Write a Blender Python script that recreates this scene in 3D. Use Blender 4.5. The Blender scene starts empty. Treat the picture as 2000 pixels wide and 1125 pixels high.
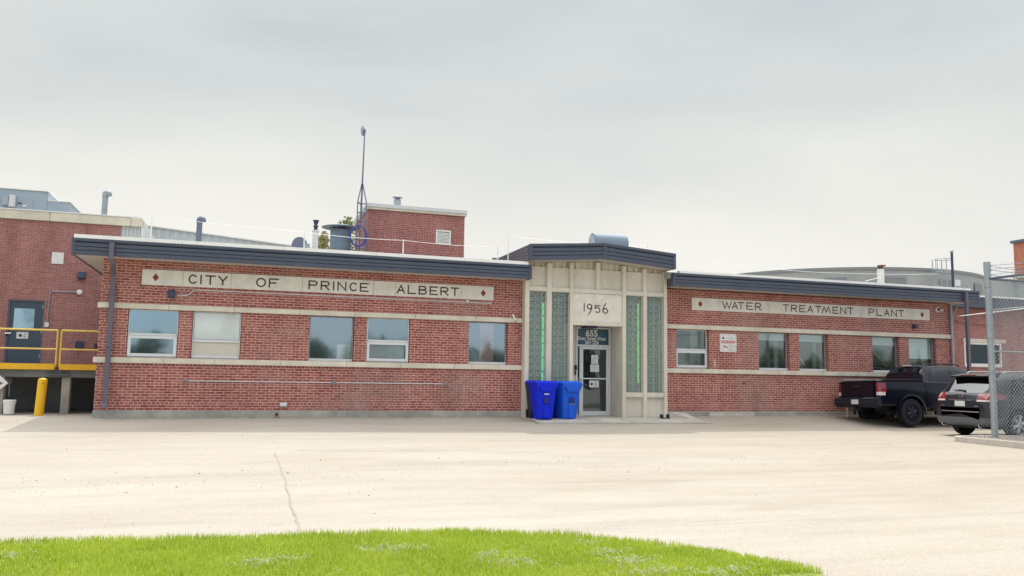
import bpy, bmesh, math, random
from mathutils import Vector, Matrix, noise
random.seed(7)
S = bpy.context.scene
COL = S.collection
R = math.radians
# ------------------------------------------------------------------ camera
FPX, YAW, PITCH, ROLL, CD, CH = 1604.4388, R(18.152047), R(6.156849), R(0.886795), 22.21303, 1.332024
_f = Vector((math.sin(YAW)*math.cos(PITCH), math.cos(YAW)*math.cos(PITCH), math.sin(PITCH)))
_r0 = Vector((math.cos(YAW), -math.sin(YAW), 0)); _u0 = _r0.cross(_f)
_r = math.cos(ROLL)*_r0 + math.sin(ROLL)*_u0; _u = -math.sin(ROLL)*_r0 + math.cos(ROLL)*_u0
cam = bpy.data.objects.new('camera', bpy.data.cameras.new('camera')); COL.objects.link(cam)
m = Matrix((_r, _u, -_f)).transposed().to_4x4(); m.translation = Vector((0, -CD, CH)); cam.matrix_world = m
cam.data.sensor_width = 36; cam.data.lens = FPX/2000*36; cam.data.clip_end = 3000
S.camera = cam
# ------------------------------------------------------------------ sun direction, world, view
SUNV = Vector((0.66, 2.15, 4.5)).normalized()
SKY_STRENGTH, SUN_STRENGTH = 0.1, 2.0
S.view_settings.view_transform = 'Standard'; S.view_settings.look = 'None'
S.view_settings.exposure = 0.05; S.view_settings.gamma = 1
S.cycles.max_bounces = 7; S.cycles.diffuse_bounces = 3; S.cycles.glossy_bounces = 4
S.cycles.transparent_max_bounces = 12; S.cycles.caustics_reflective = False; S.cycles.caustics_refractive = False
sun = bpy.data.objects.new('sun', bpy.data.lights.new('sun', 'SUN')); COL.objects.link(sun)
sun.data.energy = SUN_STRENGTH; sun.data.angle = R(0.8); sun.data.color = (1, .955, .88)
sun.rotation_euler = (-SUNV).to_track_quat('-Z', 'Y').to_euler()

def NT(nt):
    for n in list(nt.nodes): nt.nodes.remove(n)
    return nt.nodes, nt.links
def node(nt, kind, **kw):
    n = nt.nodes.new(kind)
    for k, v in kw.items():
        if k.startswith('i_'): n.inputs[k[2:].replace('_', ' ')].default_value = v
        else: setattr(n, k, v)
    return n
def mixc(nt, fac, a, b, mode='MIX'):
    n = nt.nodes.new('ShaderNodeMix'); n.data_type = 'RGBA'; n.blend_type = mode
    for sock, v in ((n.inputs['Factor'], fac), (n.inputs['A'] if 0 else n.inputs[6], a), (n.inputs[7], b)):
        if hasattr(v, 'is_output') or isinstance(v, bpy.types.NodeSocket): nt.links.new(v, sock)
        elif isinstance(v, (int, float)): sock.default_value = v
        else: sock.default_value = (*v[:3], 1)
    return n.outputs[2]
def mth(nt, op, a, b=None, c=None, clamp=False):
    n = nt.nodes.new('ShaderNodeMath'); n.operation = op; n.use_clamp = clamp
    for i, v in enumerate((a, b, c)):
        if v is None: continue
        if isinstance(v, bpy.types.NodeSocket): nt.links.new(v, n.inputs[i])
        else: n.inputs[i].default_value = v
    return n.outputs[0]
def ramp(nt, fac, stops):
    n = nt.nodes.new('ShaderNodeValToRGB'); nt.links.new(fac, n.inputs[0])
    while len(n.color_ramp.elements) > 1: n.color_ramp.elements.remove(n.color_ramp.elements[-1])
    for i, (p, c) in enumerate(stops):
        e = n.color_ramp.elements[0] if i == 0 else n.color_ramp.elements.new(p)
        e.position = p; e.color = (*c, 1) if len(c) == 3 else c
    return n.outputs[0]

W_ = bpy.data.worlds.new('World'); S.world = W_; W_.use_nodes = True
nt = W_.node_tree; NT(nt)
sky = node(nt, 'ShaderNodeTexSky', sky_type='NISHITA', sun_disc=False)
sky.sun_elevation = math.asin(SUNV.z); sky.sun_rotation = math.atan2(SUNV.x, SUNV.y)
tc = node(nt, 'ShaderNodeTexCoord')
sep = node(nt, 'ShaderNodeSeparateXYZ'); nt.links.new(tc.outputs['Generated'], sep.inputs[0])
mp = node(nt, 'ShaderNodeMapping'); nt.links.new(tc.outputs['Generated'], mp.inputs[0]); mp.inputs['Scale'].default_value = (1.0, 1.0, 3.2); mp.inputs['Rotation'].default_value = (0, R(-14), 0)
n1 = node(nt, 'ShaderNodeTexNoise', i_Scale=1.7, i_Detail=5.0, i_Roughness=.5, i_Distortion=.3); nt.links.new(mp.outputs[0], n1.inputs['Vector'])
n2 = node(nt, 'ShaderNodeTexNoise', i_Scale=2.4, i_Detail=7.0, i_Roughness=.55); nt.links.new(mp.outputs[0], n2.inputs['Vector'])
# cloud sheet brightness by elevation (values are divided by the background strength)
elev = ramp(nt, sep.outputs[2], [(0, (8.2, 8.1, 7.7)), (.14, (8.25, 8.2, 7.9)), (.22, (7.7, 7.75, 7.5)), (.31, (6.7, 7.0, 6.95)), (.43, (6.5, 6.95, 7.0)), (.6, (14, 14.4, 14.6)), (1, (24, 23.6, 22.8))])
cl = mixc(nt, 1.0, elev, ramp(nt, n1.outputs[0], [(.34, (.86, .89, .91)), (.47, (.97, .98, .985)), (.6, (1.04, 1.035, 1.02)), (.7, (1.10, 1.09, 1.06))]), 'MULTIPLY')
# glow of the veiled sun
dt = node(nt, 'ShaderNodeVectorMath', operation='DOT_PRODUCT'); nt.links.new(tc.outputs['Generated'], dt.inputs[0]); dt.inputs[1].default_value = SUNV
glow = ramp(nt, dt.outputs['Value'], [(.8, (0, 0, 0)), (.9, (4, 3.9, 3.6)), (1, (14, 13, 11))])
cl = mixc(nt, 1.0, cl, glow, 'ADD')
# open blue with clouds in the half of the sky behind the photographer
back = mth(nt, 'MULTIPLY_ADD', sep.outputs[1], -1.6, -.35, clamp=True)
hole = ramp(nt, n2.outputs[0], [(.40, (1, 1, 1)), (.60, (.2, .2, .2))])
skyb = mixc(nt, 1.0, sky.outputs[0], (1.7, 1.8, 1.9), 'MULTIPLY')
lowz = ramp(nt, sep.outputs[2], [(.0, (1, 1, 1)), (.35, (1, 1, 1)), (.75, (.25, .25, .25))])
fin = mixc(nt, mth(nt, 'MULTIPLY', mth(nt, 'MULTIPLY', back, hole), lowz), cl, mixc(nt, .15, skyb, (9, 9.3, 9.6)))
bg = node(nt, 'ShaderNodeBackground'); bg.inputs[1].default_value = SKY_STRENGTH; nt.links.new(fin, bg.inputs[0])
wo = node(nt, 'ShaderNodeOutputWorld'); nt.links.new(bg.outputs[0], wo.inputs[0])

# ------------------------------------------------------------------ measuring: photo position -> point on a plane of the place
def _ray(x, y): return _f*FPX + _r*(x-1000) - _u*(y-562.5)
def onY(x, y, Y=0.):
    d = _ray(x, y); t = (Y+CD)/d.y; return Vector((d.x*t, Y, CH+d.z*t))
def onZ(x, y, z):
    d = _ray(x, y); t = (z-CH)/d.z; return Vector((d.x*t, d.y*t-CD, z))
def X(px, Y=0., py=700): return onY(px, py, Y).x
def Z(px, py, Y=0.): return onY(px, py, Y).z

# ------------------------------------------------------------------ materials
MATS = {}
def principled(name, col, rough=.6, metal=0., spec=.5, noise_amt=0., nscale=3., bump=0., bscale=40., coat=0., coords='pos', stretch=(1, 1, 1), col2=None, alpha=None, emis=None, estr=0.):
    mt = bpy.data.materials.new(name); mt.use_nodes = True; nt = mt.node_tree; NT(nt)
    b = node(nt, 'ShaderNodeBsdfPrincipled'); o = node(nt, 'ShaderNodeOutputMaterial'); nt.links.new(b.outputs[0], o.inputs[0])
    b.inputs['Base Color'].default_value = (*col, 1); b.inputs['Roughness'].default_value = rough; b.inputs['Metallic'].default_value = metal
    b.inputs['Specular IOR Level'].default_value = spec; b.inputs['Coat Weight'].default_value = coat; b.inputs['Coat Roughness'].default_value = .03
    if emis: b.inputs['Emission Color'].default_value = (*emis, 1); b.inputs['Emission Strength'].default_value = estr
    if noise_amt or bump or col2:
        if coords == 'pos': src = node(nt, 'ShaderNodeNewGeometry').outputs['Position']
        else: src = node(nt, 'ShaderNodeTexCoord').outputs['Object']
        mp = node(nt, 'ShaderNodeMapping'); nt.links.new(src, mp.inputs[0]); mp.inputs['Scale'].default_value = stretch
        if noise_amt or col2:
            n = node(nt, 'ShaderNodeTexNoise', i_Scale=nscale, i_Detail=6., i_Roughness=.62); nt.links.new(mp.outputs[0], n.inputs['Vector'])
            c2 = col2 or tuple(c*(1-noise_amt) for c in col); c1 = tuple(min(1, c*(1+noise_amt*.5)) for c in col)
            nt.links.new(ramp(nt, n.outputs[0], [(.33, c2), (.66, c1)]), b.inputs['Base Color'])
        if bump:
            n = node(nt, 'ShaderNodeTexNoise', i_Scale=bscale, i_Detail=4.); nt.links.new(mp.outputs[0], n.inputs['Vector'])
            bp = node(nt, 'ShaderNodeBump', i_Strength=bump, i_Distance=.02); nt.links.new(n.outputs[0], bp.inputs['Height']); nt.links.new(bp.outputs[0], b.inputs['Normal'])
    MATS[name] = mt; return mt

BR0, RH = .371, .06765     # bottom of the brickwork and height of one course
def brick_mat(name, c1, c2, mortar, z0=BR0, rh=RH, bw=.203, ms=.0075, headers=True, stain=.5):
    mt = bpy.data.materials.new(name); mt.use_nodes = True; nt = mt.node_tree; NT(nt)
    b = node(nt, 'ShaderNodeBsdfPrincipled', i_Roughness=.85); o = node(nt, 'ShaderNodeOutputMaterial'); nt.links.new(b.outputs[0], o.inputs[0])
    g = node(nt, 'ShaderNodeNewGeometry'); sp = node(nt, 'ShaderNodeSeparateXYZ'); nt.links.new(g.outputs['Position'], sp.inputs[0])
    sn = node(nt, 'ShaderNodeSeparateXYZ'); nt.links.new(g.outputs['True Normal'], sn.inputs[0])
    side = mth(nt, 'GREATER_THAN', mth(nt, 'ABSOLUTE', sn.outputs[0]), .5)
    u = mth(nt, 'ADD', mth(nt, 'MULTIPLY', side, sp.outputs[1]), mth(nt, 'MULTIPLY', mth(nt, 'SUBTRACT', 1., side), sp.outputs[0]))
    u = mth(nt, 'ADD', u, 50.); v = mth(nt, 'SUBTRACT', sp.outputs[2], z0-rh*70)
    cv = node(nt, 'ShaderNodeCombineXYZ'); nt.links.new(u, cv.inputs[0]); nt.links.new(v, cv.inputs[1])
    def bt(w):
        t = node(nt, 'ShaderNodeTexBrick', offset=.5, offset_frequency=2, squash=1.0)
        nt.links.new(cv.outputs[0], t.inputs['Vector'])
        for k, val in (('Scale', 1.), ('Mortar Size', ms), ('Mortar Smooth', .25), ('Bias', -.15), ('Brick Width', w), ('Row Height', rh)): t.inputs[k].default_value = val
        t.inputs['Color1'].default_value = (*c1, 1); t.inputs['Color2'].default_value = (*c2, 1); t.inputs['Mortar'].default_value = (*mortar, 1)
        return t
    a = bt(bw); col, fac = a.outputs[0], a.outputs[1]
    if headers:
        h = bt(bw/2); row = mth(nt, 'FLOOR', mth(nt, 'DIVIDE', v, rh)); md = mth(nt, 'COMPARE', mth(nt, 'MODULO', row, 7.), 2., .3)
        col = mixc(nt, md, col, h.outputs[0])
        mf = nt.nodes.new('ShaderNodeMix'); nt.links.new(md, mf.inputs[0]); nt.links.new(fac, mf.inputs[2]); nt.links.new(h.outputs[1], mf.inputs[3]); fac = mf.outputs[0]
    n = node(nt, 'ShaderNodeTexNoise', i_Scale=.55, i_Detail=5., i_Roughness=.6); nt.links.new(g.outputs['Position'], n.inputs['Vector'])
    n3 = node(nt, 'ShaderNodeTexNoise', i_Scale=9., i_Detail=3.); nt.links.new(g.outputs['Position'], n3.inputs['Vector'])
    st = ramp(nt, n.outputs[0], [(.5, (0, 0, 0)), (.72, (1, 1, 1))])
    col = mixc(nt, mth(nt, 'MULTIPLY', st, stain), col, (.36, .27, .24))
    col = mixc(nt, .35, col, mixc(nt, 1., col, ramp(nt, n3.outputs[0], [(.3, (.6, .6, .6)), (.7, (1.3, 1.3, 1.3))]), 'MULTIPLY'))
    mpz = node(nt, 'ShaderNodeMapping'); nt.links.new(g.outputs['Position'], mpz.inputs[0]); mpz.inputs['Scale'].default_value = (1.6, 1.6, .35)
    n4 = node(nt, 'ShaderNodeTexNoise', i_Scale=1.2, i_Detail=6., i_Roughness=.65); nt.links.new(mpz.outputs[0], n4.inputs['Vector'])
    col = mixc(nt, 1., col, ramp(nt, n4.outputs[0], [(.3, (.78, .76, .76)), (.5, (1, 1, 1)), (.7, (1.12, 1.12, 1.12))]), 'MULTIPLY')
    nt.links.new(col, b.inputs['Base Color'])
    bp = node(nt, 'ShaderNodeBump', i_Strength=.5, i_Distance=.006); nt.links.new(mth(nt, 'SUBTRACT', 1., fac), bp.inputs['Height']); nt.links.new(bp.outputs[0], b.inputs['Normal'])
    MATS[name] = mt; return mt
brick_mat('red brick', (.27, .064, .052), (.42, .145, .118), (.64, .43, .365), ms=.0078)
brick_mat('annex brick', (.31, .125, .11), (.39, .17, .155), (.50, .30, .27), z0=0, ms=.0055, headers=False, stain=.15)
brick_mat('penthouse brick', (.27, .085, .075), (.36, .13, .12), (.54, .34, .31), z0=0, ms=.007, stain=.1)
brick_mat('orange brick', (.42, .15, .08), (.50, .19, .11), (.42, .22, .16), z0=0, ms=.006, headers=False, stain=0.)
P_ = principled
P_('stone', (.70, .64, .53), .85, noise_amt=.16, nscale=2.2, bump=.15, bscale=60)
P_('panel stone', (.76, .72, .64), .8, noise_amt=.13, nscale=3.5, bump=.1, bscale=60)
P_('entrance stone', (.71, .655, .555), .85, noise_amt=.17, nscale=1.3, bump=.15, bscale=50, stretch=(1, 1, .35))
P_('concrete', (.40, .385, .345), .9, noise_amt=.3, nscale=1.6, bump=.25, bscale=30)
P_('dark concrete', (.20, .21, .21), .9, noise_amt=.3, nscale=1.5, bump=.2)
P_('slab concrete', (.47, .44, .39), .9, noise_amt=.2, nscale=2., bump=.2, bscale=30)
P_('blue metal', (.070, .084, .120), .42, metal=.0, noise_amt=.12, nscale=1.2, stretch=(1, 1, .3))
P_('purple metal', (.125, .115, .15), .45, noise_amt=.1, nscale=2.)
P_('pale flashing', (.86, .86, .84), .5, noise_amt=.08, nscale=2.)
P_('roof gravel', (.42, .40, .37), .95, noise_amt=.25, nscale=6., bump=.5, bscale=60)
P_('soffit', (.52, .49, .45), .8, noise_amt=.1)
P_('engraving', (.10, .065, .055), .9)
P_('diamond red', (.25, .045, .04), .8, noise_amt=.1, nscale=8)
P_('white aluminium', (.70, .72, .73), .4, noise_amt=.04, nscale=4)
P_('grey aluminium', (.38, .39, .41), .4, metal=.2)
P_('dark frame', (.10, .12, .16), .4)
P_('blind', (.84, .86, .85), .7)
P_('tan board', (.64, .59, .51), .8, noise_amt=.06)
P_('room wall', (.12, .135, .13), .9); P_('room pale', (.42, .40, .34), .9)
P_('green tube', (.3, 1, .25), .5, emis=(.30, 1., .20), estr=1.0); P_('teal tube', (.2, .9, .45), .5, emis=(.18, .85, .42), estr=.8)
P_('door navy', (.055, .075, .105), .4, noise_amt=.1, nscale=3)
P_('white paint', (.78, .77, .74), .5, noise_amt=.07, nscale=6); P_('paper', (.70, .73, .73), .8); P_('ink', (.06, .065, .09), .8)
P_('grey ink', (.38, .40, .42), .8); P_('sign red', (.50, .02, .05), .5)
P_('blue plastic dark', (.002, .02, .66), .5, spec=.25, noise_amt=.06, nscale=5, coords='obj'); P_('blue plastic', (.012, .11, .68), .5, spec=.25, noise_amt=.06, nscale=5, coords='obj')
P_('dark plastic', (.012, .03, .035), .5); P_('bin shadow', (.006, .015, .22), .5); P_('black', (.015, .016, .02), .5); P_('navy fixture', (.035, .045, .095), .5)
P_('galvanised', (.36, .40, .44), .45, metal=.35, noise_amt=.14, nscale=5, coords='obj')
P_('duct blue', (.19, .25, .32), .5, metal=.2, noise_amt=.15, nscale=3, coords='obj', stretch=(.5, .5, 6))
P_('mast metal', (.17, .19, .27), .5, metal=.3); P_('blue cable', (.03, .06, .35), .5)
P_('hvac metal', (.33, .40, .47), .5, noise_amt=.05, nscale=2); P_('hvac pale', (.62, .64, .64), .5)
P_('yellow paint', (.83, .47, .012), .45, noise_amt=.07, nscale=7); P_('pale yellow paint', (.80, .55, .10), .45, noise_amt=.06, nscale=8)
P_('rust', (.16, .07, .04), .9)
P_('tank concrete', (.36, .37, .36), .85, noise_amt=.14, nscale=.8); P_('tank dark', (.24, .255, .26), .85, noise_amt=.1, nscale=1.)
P_('siding', (.58, .62, .62), .5, noise_amt=.05, nscale=2)
P_('truck paint', (.002, .003, .011), .3, spec=.25, coat=.3); P_('suv paint', (.018, .021, .032), .3, metal=.2, coat=.5)
P_('car glass', (.004, .006, .016), .04, spec=.6); P_('tyre', (.008, .009, .018), .85, bump=.3, bscale=30, coords='obj'); P_('dark rim', (.008, .01, .025), .4)
P_('silver rim', (.55, .57, .58), .35, metal=.6); P_('chrome', (.75, .77, .8), .15, metal=1.)
P_('red lens', (.24, .008, .018), .12, coat=1., spec=.8); P_('clear lens', (.75, .62, .62), .12, coat=1.); P_('plate', (.62, .68, .64), .5)
P_('tonneau', (.13, .13, .14), .45); P_('arch plastic', (.010, .012, .022), .55); P_('dusty plastic', (.11, .125, .14), .6)
P_('gravel bed', (.32, .28, .26), 1., noise_amt=.5, nscale=25, bump=1., bscale=50); P_('kerb concrete', (.55, .51, .45), .9, noise_amt=.12, nscale=5, bump=.2)
P_('bark', (.16, .13, .10), .9); P_('leaf pale', (.24, .27, .10), .8); P_('leaf dark', (.15, .19, .15), .8); P_('leaf gold', (.34, .33, .15), .8)
P_('crack', (.36, .315, .265), 1.); P_('pebble', (.16, .14, .13), 1., noise_amt=.4, nscale=4)

def ground_mat():
    mt = bpy.data.materials.new('pavement'); mt.use_nodes = True; nt = mt.node_tree; NT(nt)
    b = node(nt, 'ShaderNodeBsdfPrincipled', i_Roughness=.93); b.inputs['Specular IOR Level'].default_value = .25
    o = node(nt, 'ShaderNodeOutputMaterial'); nt.links.new(b.outputs[0], o.inputs[0])
    g = node(nt, 'ShaderNodeNewGeometry'); P = g.outputs['Position']
    def nz(s, d=5., r=.6, st=(1, 1, 1)):
        mp = node(nt, 'ShaderNodeMapping'); nt.links.new(P, mp.inputs[0]); mp.inputs['Scale'].default_value = st
        n = node(nt, 'ShaderNodeTexNoise', i_Scale=s, i_Detail=d, i_Roughness=r); nt.links.new(mp.outputs[0], n.inputs['Vector']); return n.outputs[0]
    base = ramp(nt, nz(.22, 6., .6, (.6, 1.3, 1)), [(.3, (.405, .362, .315)), (.5, (.44, .402, .354)), (.72, (.465, .432, .386))])
    sp = node(nt, 'ShaderNodeSeparateXYZ'); nt.links.new(P, sp.inputs[0])
    warm = mth(nt, 'MULTIPLY_ADD', sp.outputs[0], .09, -.25, clamp=True)
    base = mixc(nt, mth(nt, 'MULTIPLY', warm, .65), base, (.385, .335, .275))
    streak = ramp(nt, nz(1.1, 6., .65, (.35, 2.2, 1)), [(.45, (0, 0, 0)), (.72, (1, 1, 1))])
    base = mixc(nt, mth(nt, 'MULTIPLY', streak, .45), base, (.36, .30, .235))
    grit = ramp(nt, nz(55., 3., .7), [(.3, (.72, .72, .72)), (.5, (1, 1, 1)), (.72, (1.16, 1.16, 1.15))])
    base = mixc(nt, .8, base, grit, 'MULTIPLY')
    pat = ramp(nt, nz(.45, 7., .7, (.5, 1.6, 1)), [(.36, (.86, .84, .81)), (.5, (1, 1, 1)), (.66, (1.05, 1.05, 1.05))])
    base = mixc(nt, .6, base, pat, 'MULTIPLY')
    tyre = ramp(nt, nz(.9, 4., .75, (.12, 3.2, 1)), [(.56, (1, 1, 1)), (.68, (.86, .84, .81))])
    base = mixc(nt, .55, base, tyre, 'MULTIPLY')
    stn = ramp(nt, nz(.7, 5., .8, (1, 1.4, 1)), [(.66, (1, 1, 1)), (.76, (.80, .77, .73))])
    base = mixc(nt, .7, base, stn, 'MULTIPLY')
    spk = ramp(nt, nz(24., 2., .5), [(.70, (0, 0, 0)), (.76, (1, 1, 1))])
    base = mixc(nt, mth(nt, 'MULTIPLY', spk, .35), base, (.2, .17, .15))
    nt.links.new(base, b.inputs['Base Color'])
    bp = node(nt, 'ShaderNodeBump', i_Strength=.35, i_Distance=.01); nt.links.new(nz(40., 5., .7), bp.inputs['Height']); nt.links.new(bp.outputs[0], b.inputs['Normal'])
    MATS['pavement'] = mt
ground_mat()

def glass_mat(name, tint, refl, rcol, rough=.01):
    mt = bpy.data.materials.new(name); mt.use_nodes = True; nt = mt.node_tree; NT(nt)
    tr = node(nt, 'ShaderNodeBsdfTransparent'); tr.inputs[0].default_value = (*tint, 1)
    gl = node(nt, 'ShaderNodeBsdfGlossy'); gl.inputs[0].default_value = (*rcol, 1); gl.inputs['Roughness'].default_value = rough
    g = node(nt, 'ShaderNodeNewGeometry'); n = node(nt, 'ShaderNodeTexNoise', i_Scale=1.3, i_Detail=1.); nt.links.new(g.outputs['Position'], n.inputs['Vector'])
    bp = node(nt, 'ShaderNodeBump', i_Strength=.12, i_Distance=.02); nt.links.new(n.outputs[0], bp.inputs['Height']); nt.links.new(bp.outputs[0], gl.inputs['Normal'])
    mx = node(nt, 'ShaderNodeMixShader'); nt.links.new(mth(nt, 'MULTIPLY', mth(nt, 'SUBTRACT', 1., g.outputs['Backfacing']), refl), mx.inputs[0])
    nt.links.new(mixc(nt, g.outputs['Backfacing'], tint, (1, 1, 1)), tr.inputs[0])
    nt.links.new(tr.outputs[0], mx.inputs[1]); nt.links.new(gl.outputs[0], mx.inputs[2])
    o = node(nt, 'ShaderNodeOutputMaterial'); nt.links.new(mx.outputs[0], o.inputs[0]); MATS[name] = mt
glass_mat('window glass', (.82, .88, .90), .44, (.64, .82, 1.0), .045)
glass_mat('dim glass', (.74, .84, .82), .24, (.76, .88, .92), .04)
glass_mat('blind glass', (.97, .99, .99), .16, (.95, .98, 1.), .05)
glass_mat('bright glass', (.03, .035, .04), .24, (.8, .82, .85), .08)
glass_mat('dark pane', (.05, .09, .12), .10, (.5, .7, .85), .03)
glass_mat('door glass', (.42, .52, .58), .15, (.7, .8, .9))
def block_mat():
    mt = bpy.data.materials.new('glass block'); mt.use_nodes = True; nt = mt.node_tree; NT(nt)
    tr = node(nt, 'ShaderNodeBsdfTransparent'); tr.inputs[0].default_value = (.80, .92, .86, 1)
    gl = node(nt, 'ShaderNodeBsdfGlossy'); gl.inputs[0].default_value = (.74, .84, .88, 1); gl.inputs['Roughness'].default_value = .22
    df = node(nt, 'ShaderNodeBsdfDiffuse'); df.inputs[0].default_value = (.26, .30, .27, 1)
    a = node(nt, 'ShaderNodeMixShader'); a.inputs[0].default_value = .45; nt.links.new(gl.outputs[0], a.inputs[1]); nt.links.new(df.outputs[0], a.inputs[2])
    mx = node(nt, 'ShaderNodeMixShader'); mx.inputs[0].default_value = .38; nt.links.new(tr.outputs[0], mx.inputs[1]); nt.links.new(a.outputs[0], mx.inputs[2])
    o = node(nt, 'ShaderNodeOutputMaterial'); nt.links.new(mx.outputs[0], o.inputs[0]); MATS['glass block'] = mt
block_mat()
P_('block mortar', (.56, .60, .54), .8); P_('vestibule wall', (.36, .40, .36), .9)
def grass_mat():
    mt = bpy.data.materials.new('grass blade'); mt.use_nodes = True; nt = mt.node_tree; NT(nt)
    g = node(nt, 'ShaderNodeNewGeometry'); mp = node(nt, 'ShaderNodeMapping'); nt.links.new(g.outputs['Position'], mp.inputs[0]); mp.inputs['Scale'].default_value = (1, 1, 0)
    n = node(nt, 'ShaderNodeTexNoise', i_Scale=1.6, i_Detail=4.); nt.links.new(mp.outputs[0], n.inputs['Vector'])
    n2 = node(nt, 'ShaderNodeTexNoise', i_Scale=70., i_Detail=1.); nt.links.new(mp.outputs[0], n2.inputs['Vector'])
    c = ramp(nt, n.outputs[0], [(.35, (.31, .43, .022)), (.65, (.44, .54, .045))])
    c = mixc(nt, ramp(nt, n2.outputs[0], [(.45, (0, 0, 0)), (.75, (1, 1, 1))]), c, (.68, .74, .22))
    b = node(nt, 'ShaderNodeBsdfDiffuse'); nt.links.new(c, b.inputs[0])
    t = node(nt, 'ShaderNodeBsdfTranslucent'); nt.links.new(c, t.inputs[0])
    mx = node(nt, 'ShaderNodeMixShader'); mx.inputs[0].default_value = .4; nt.links.new(b.outputs[0], mx.inputs[1]); nt.links.new(t.outputs[0], mx.inputs[2])
    o = node(nt, 'ShaderNodeOutputMaterial'); nt.links.new(mx.outputs[0], o.inputs[0]); MATS['grass blade'] = mt
grass_mat(); P_('straw', (.50, .52, .30), .9); P_('turf soil', (.22, .28, .04), 1., noise_amt=.4, nscale=12)

# ------------------------------------------------------------------ mesh building
ORG = {}
def setp(o, label=None, cat=None, group=None, kind=None):
    if label: o['label'] = label
    if cat: o['category'] = cat
    if group: o['group'] = group
    if kind: o['kind'] = kind
    return o
def thing(name, label, cat, loc=(0, 0, 0), group=None):
    o = bpy.data.objects.new(name, None); COL.objects.link(o); o.location = loc; o.empty_display_size = .2
    ORG[o.name] = Vector(loc); return setp(o, label, cat, group)
class MB:
    def __init__(s): s.v = []; s.f = []
    def add(s, vs, fs):
        k = len(s.v); s.v += [Vector(v) for v in vs]; s.f += [tuple(i+k for i in f) for f in fs]; return s
    def box(s, x0, x1, y0, y1, z0, z1):
        return s.add([(x, y, z) for z in (z0, z1) for y in (y0, y1) for x in (x0, x1)],
                     [(0, 2, 3, 1), (4, 5, 7, 6), (0, 1, 5, 4), (2, 6, 7, 3), (0, 4, 6, 2), (1, 3, 7, 5)])
    def prism(s, pts, axis, a, b):      # closed outline pts extruded along an axis
        def P(p, t): return {'x': (t, p[0], p[1]), 'y': (p[0], t, p[1]), 'z': (p[0], p[1], t)}[axis]
        n = len(pts)
        return s.add([P(p, a) for p in pts]+[P(p, b) for p in pts], [tuple(range(n))[::-1], tuple(range(n, 2*n))]+[(i, (i+1) % n, n+(i+1) % n, n+i) for i in range(n)])
    def tube(s, pts, r, n=8, cap=True):
        pts = [Vector(p) for p in pts]; rs = r if isinstance(r, (list, tuple)) else [r]*len(pts); vs = []; fs = []
        up = None
        for i, p in enumerate(pts):
            d = (pts[min(i+1, len(pts)-1)]-pts[max(i-1, 0)])
            if d.length < 1e-9: d = Vector((0, 0, 1))
            d.normalize()
            if up is None: up = Vector((0, 0, 1)) if abs(d.z) < .9 else Vector((0, 1, 0))
            a = d.cross(up).normalized(); b = a.cross(d).normalized(); up = b
            vs += [p+(a*math.cos(t)+b*math.sin(t))*rs[i] for t in (2*math.pi*j/n for j in range(n))]
        for i in range(len(pts)-1): fs += [(i*n+j, i*n+(j+1) % n, (i+1)*n+(j+1) % n, (i+1)*n+j) for j in range(n)]
        if cap: fs += [tuple(range(n))[::-1], tuple(range((len(pts)-1)*n, len(pts)*n))]
        return s.add(vs, fs)
    def lathe(s, prof, c, axis='z', n=24, cap=True):  # prof: (radius, height) pairs
        vs = []; fs = []; c = Vector(c)
        for r, h in prof:
            for j in range(n):
                t = 2*math.pi*j/n; a, b = r*math.cos(t), r*math.sin(t)
                vs.append(c+Vector({'z': (a, b, h), 'y': (a, h, b), 'x': (h, a, b)}[axis]))
        for i in range(len(prof)-1): fs += [(i*n+j, i*n+(j+1) % n, (i+1)*n+(j+1) % n, (i+1)*n+j) for j in range(n)]
        if cap: fs += [tuple(range(n))[::-1], tuple(range((len(prof)-1)*n, len(prof)*n))]
        return s.add(vs, fs)
    def build(s, name, mat, parent=None, bevel=0, smooth=False, **props):
        org = ORG.get(parent.name, Vector()) if parent else Vector(props.pop('loc', (0, 0, 0)))
        props.pop('loc', None)
        me = bpy.data.meshes.new(name); me.from_pydata([v-org for v in s.v], [], s.f)
        bm = bmesh.new(); bm.from_mesh(me); bmesh.ops.recalc_face_normals(bm, faces=bm.faces)
        if bevel: bmesh.ops.bevel(bm, geom=[e for e in bm.edges if len(e.link_faces) == 2 and e.calc_face_angle(0) > .5], offset=bevel, segments=2, affect='EDGES', clamp_overlap=True)
        bm.to_mesh(me); bm.free()
        me.materials.append(MATS[mat] if isinstance(mat, str) else mat)
        if smooth:
            for p in me.polygons: p.use_smooth = True
            me.set_sharp_from_angle(angle=R(35))
        o = bpy.data.objects.new(name, me); COL.objects.link(o); ORG[o.name] = org
        if parent: o.parent = parent
        else: o.location = org
        return setp(o, **props)
def bx(*a): return MB().box(*a)
def text_mesh(txt, size, mat, parent, origin, name='lettering', thick=.002, bold=.0, align='CENTER', width=None, sx=1.0, axis='-y', label=None):
    """built-in font text standing upright, read from -Y (or from -X)"""
    cu = bpy.data.curves.new('t', 'FONT'); cu.body = txt; cu.size = size; cu.align_x = align; cu.extrude = thick; cu.offset = bold; cu.resolution_u = 3
    o = bpy.data.objects.new('t', cu); COL.objects.link(o); dg = bpy.context.evaluated_depsgraph_get(); me = bpy.data.meshes.new_from_object(o.evaluated_get(dg)); bpy.data.objects.remove(o)
    if width:
        xs = [v.co.x for v in me.vertices]; sx = width/(max(xs)-min(xs))
    org = ORG.get(parent.name, Vector()); origin = Vector(origin)
    for v in me.vertices:
        x, y, z = v.co; q = Vector((x*sx, -z, y)) if axis == '-y' else Vector((-z, -x*sx, y))
        v.co = origin+q-org
    me.materials.append(MATS[mat]); ob = bpy.data.objects.new(name, me); COL.objects.link(ob); ob.parent = parent; ORG[ob.name] = org
    return setp(ob, label)
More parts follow.
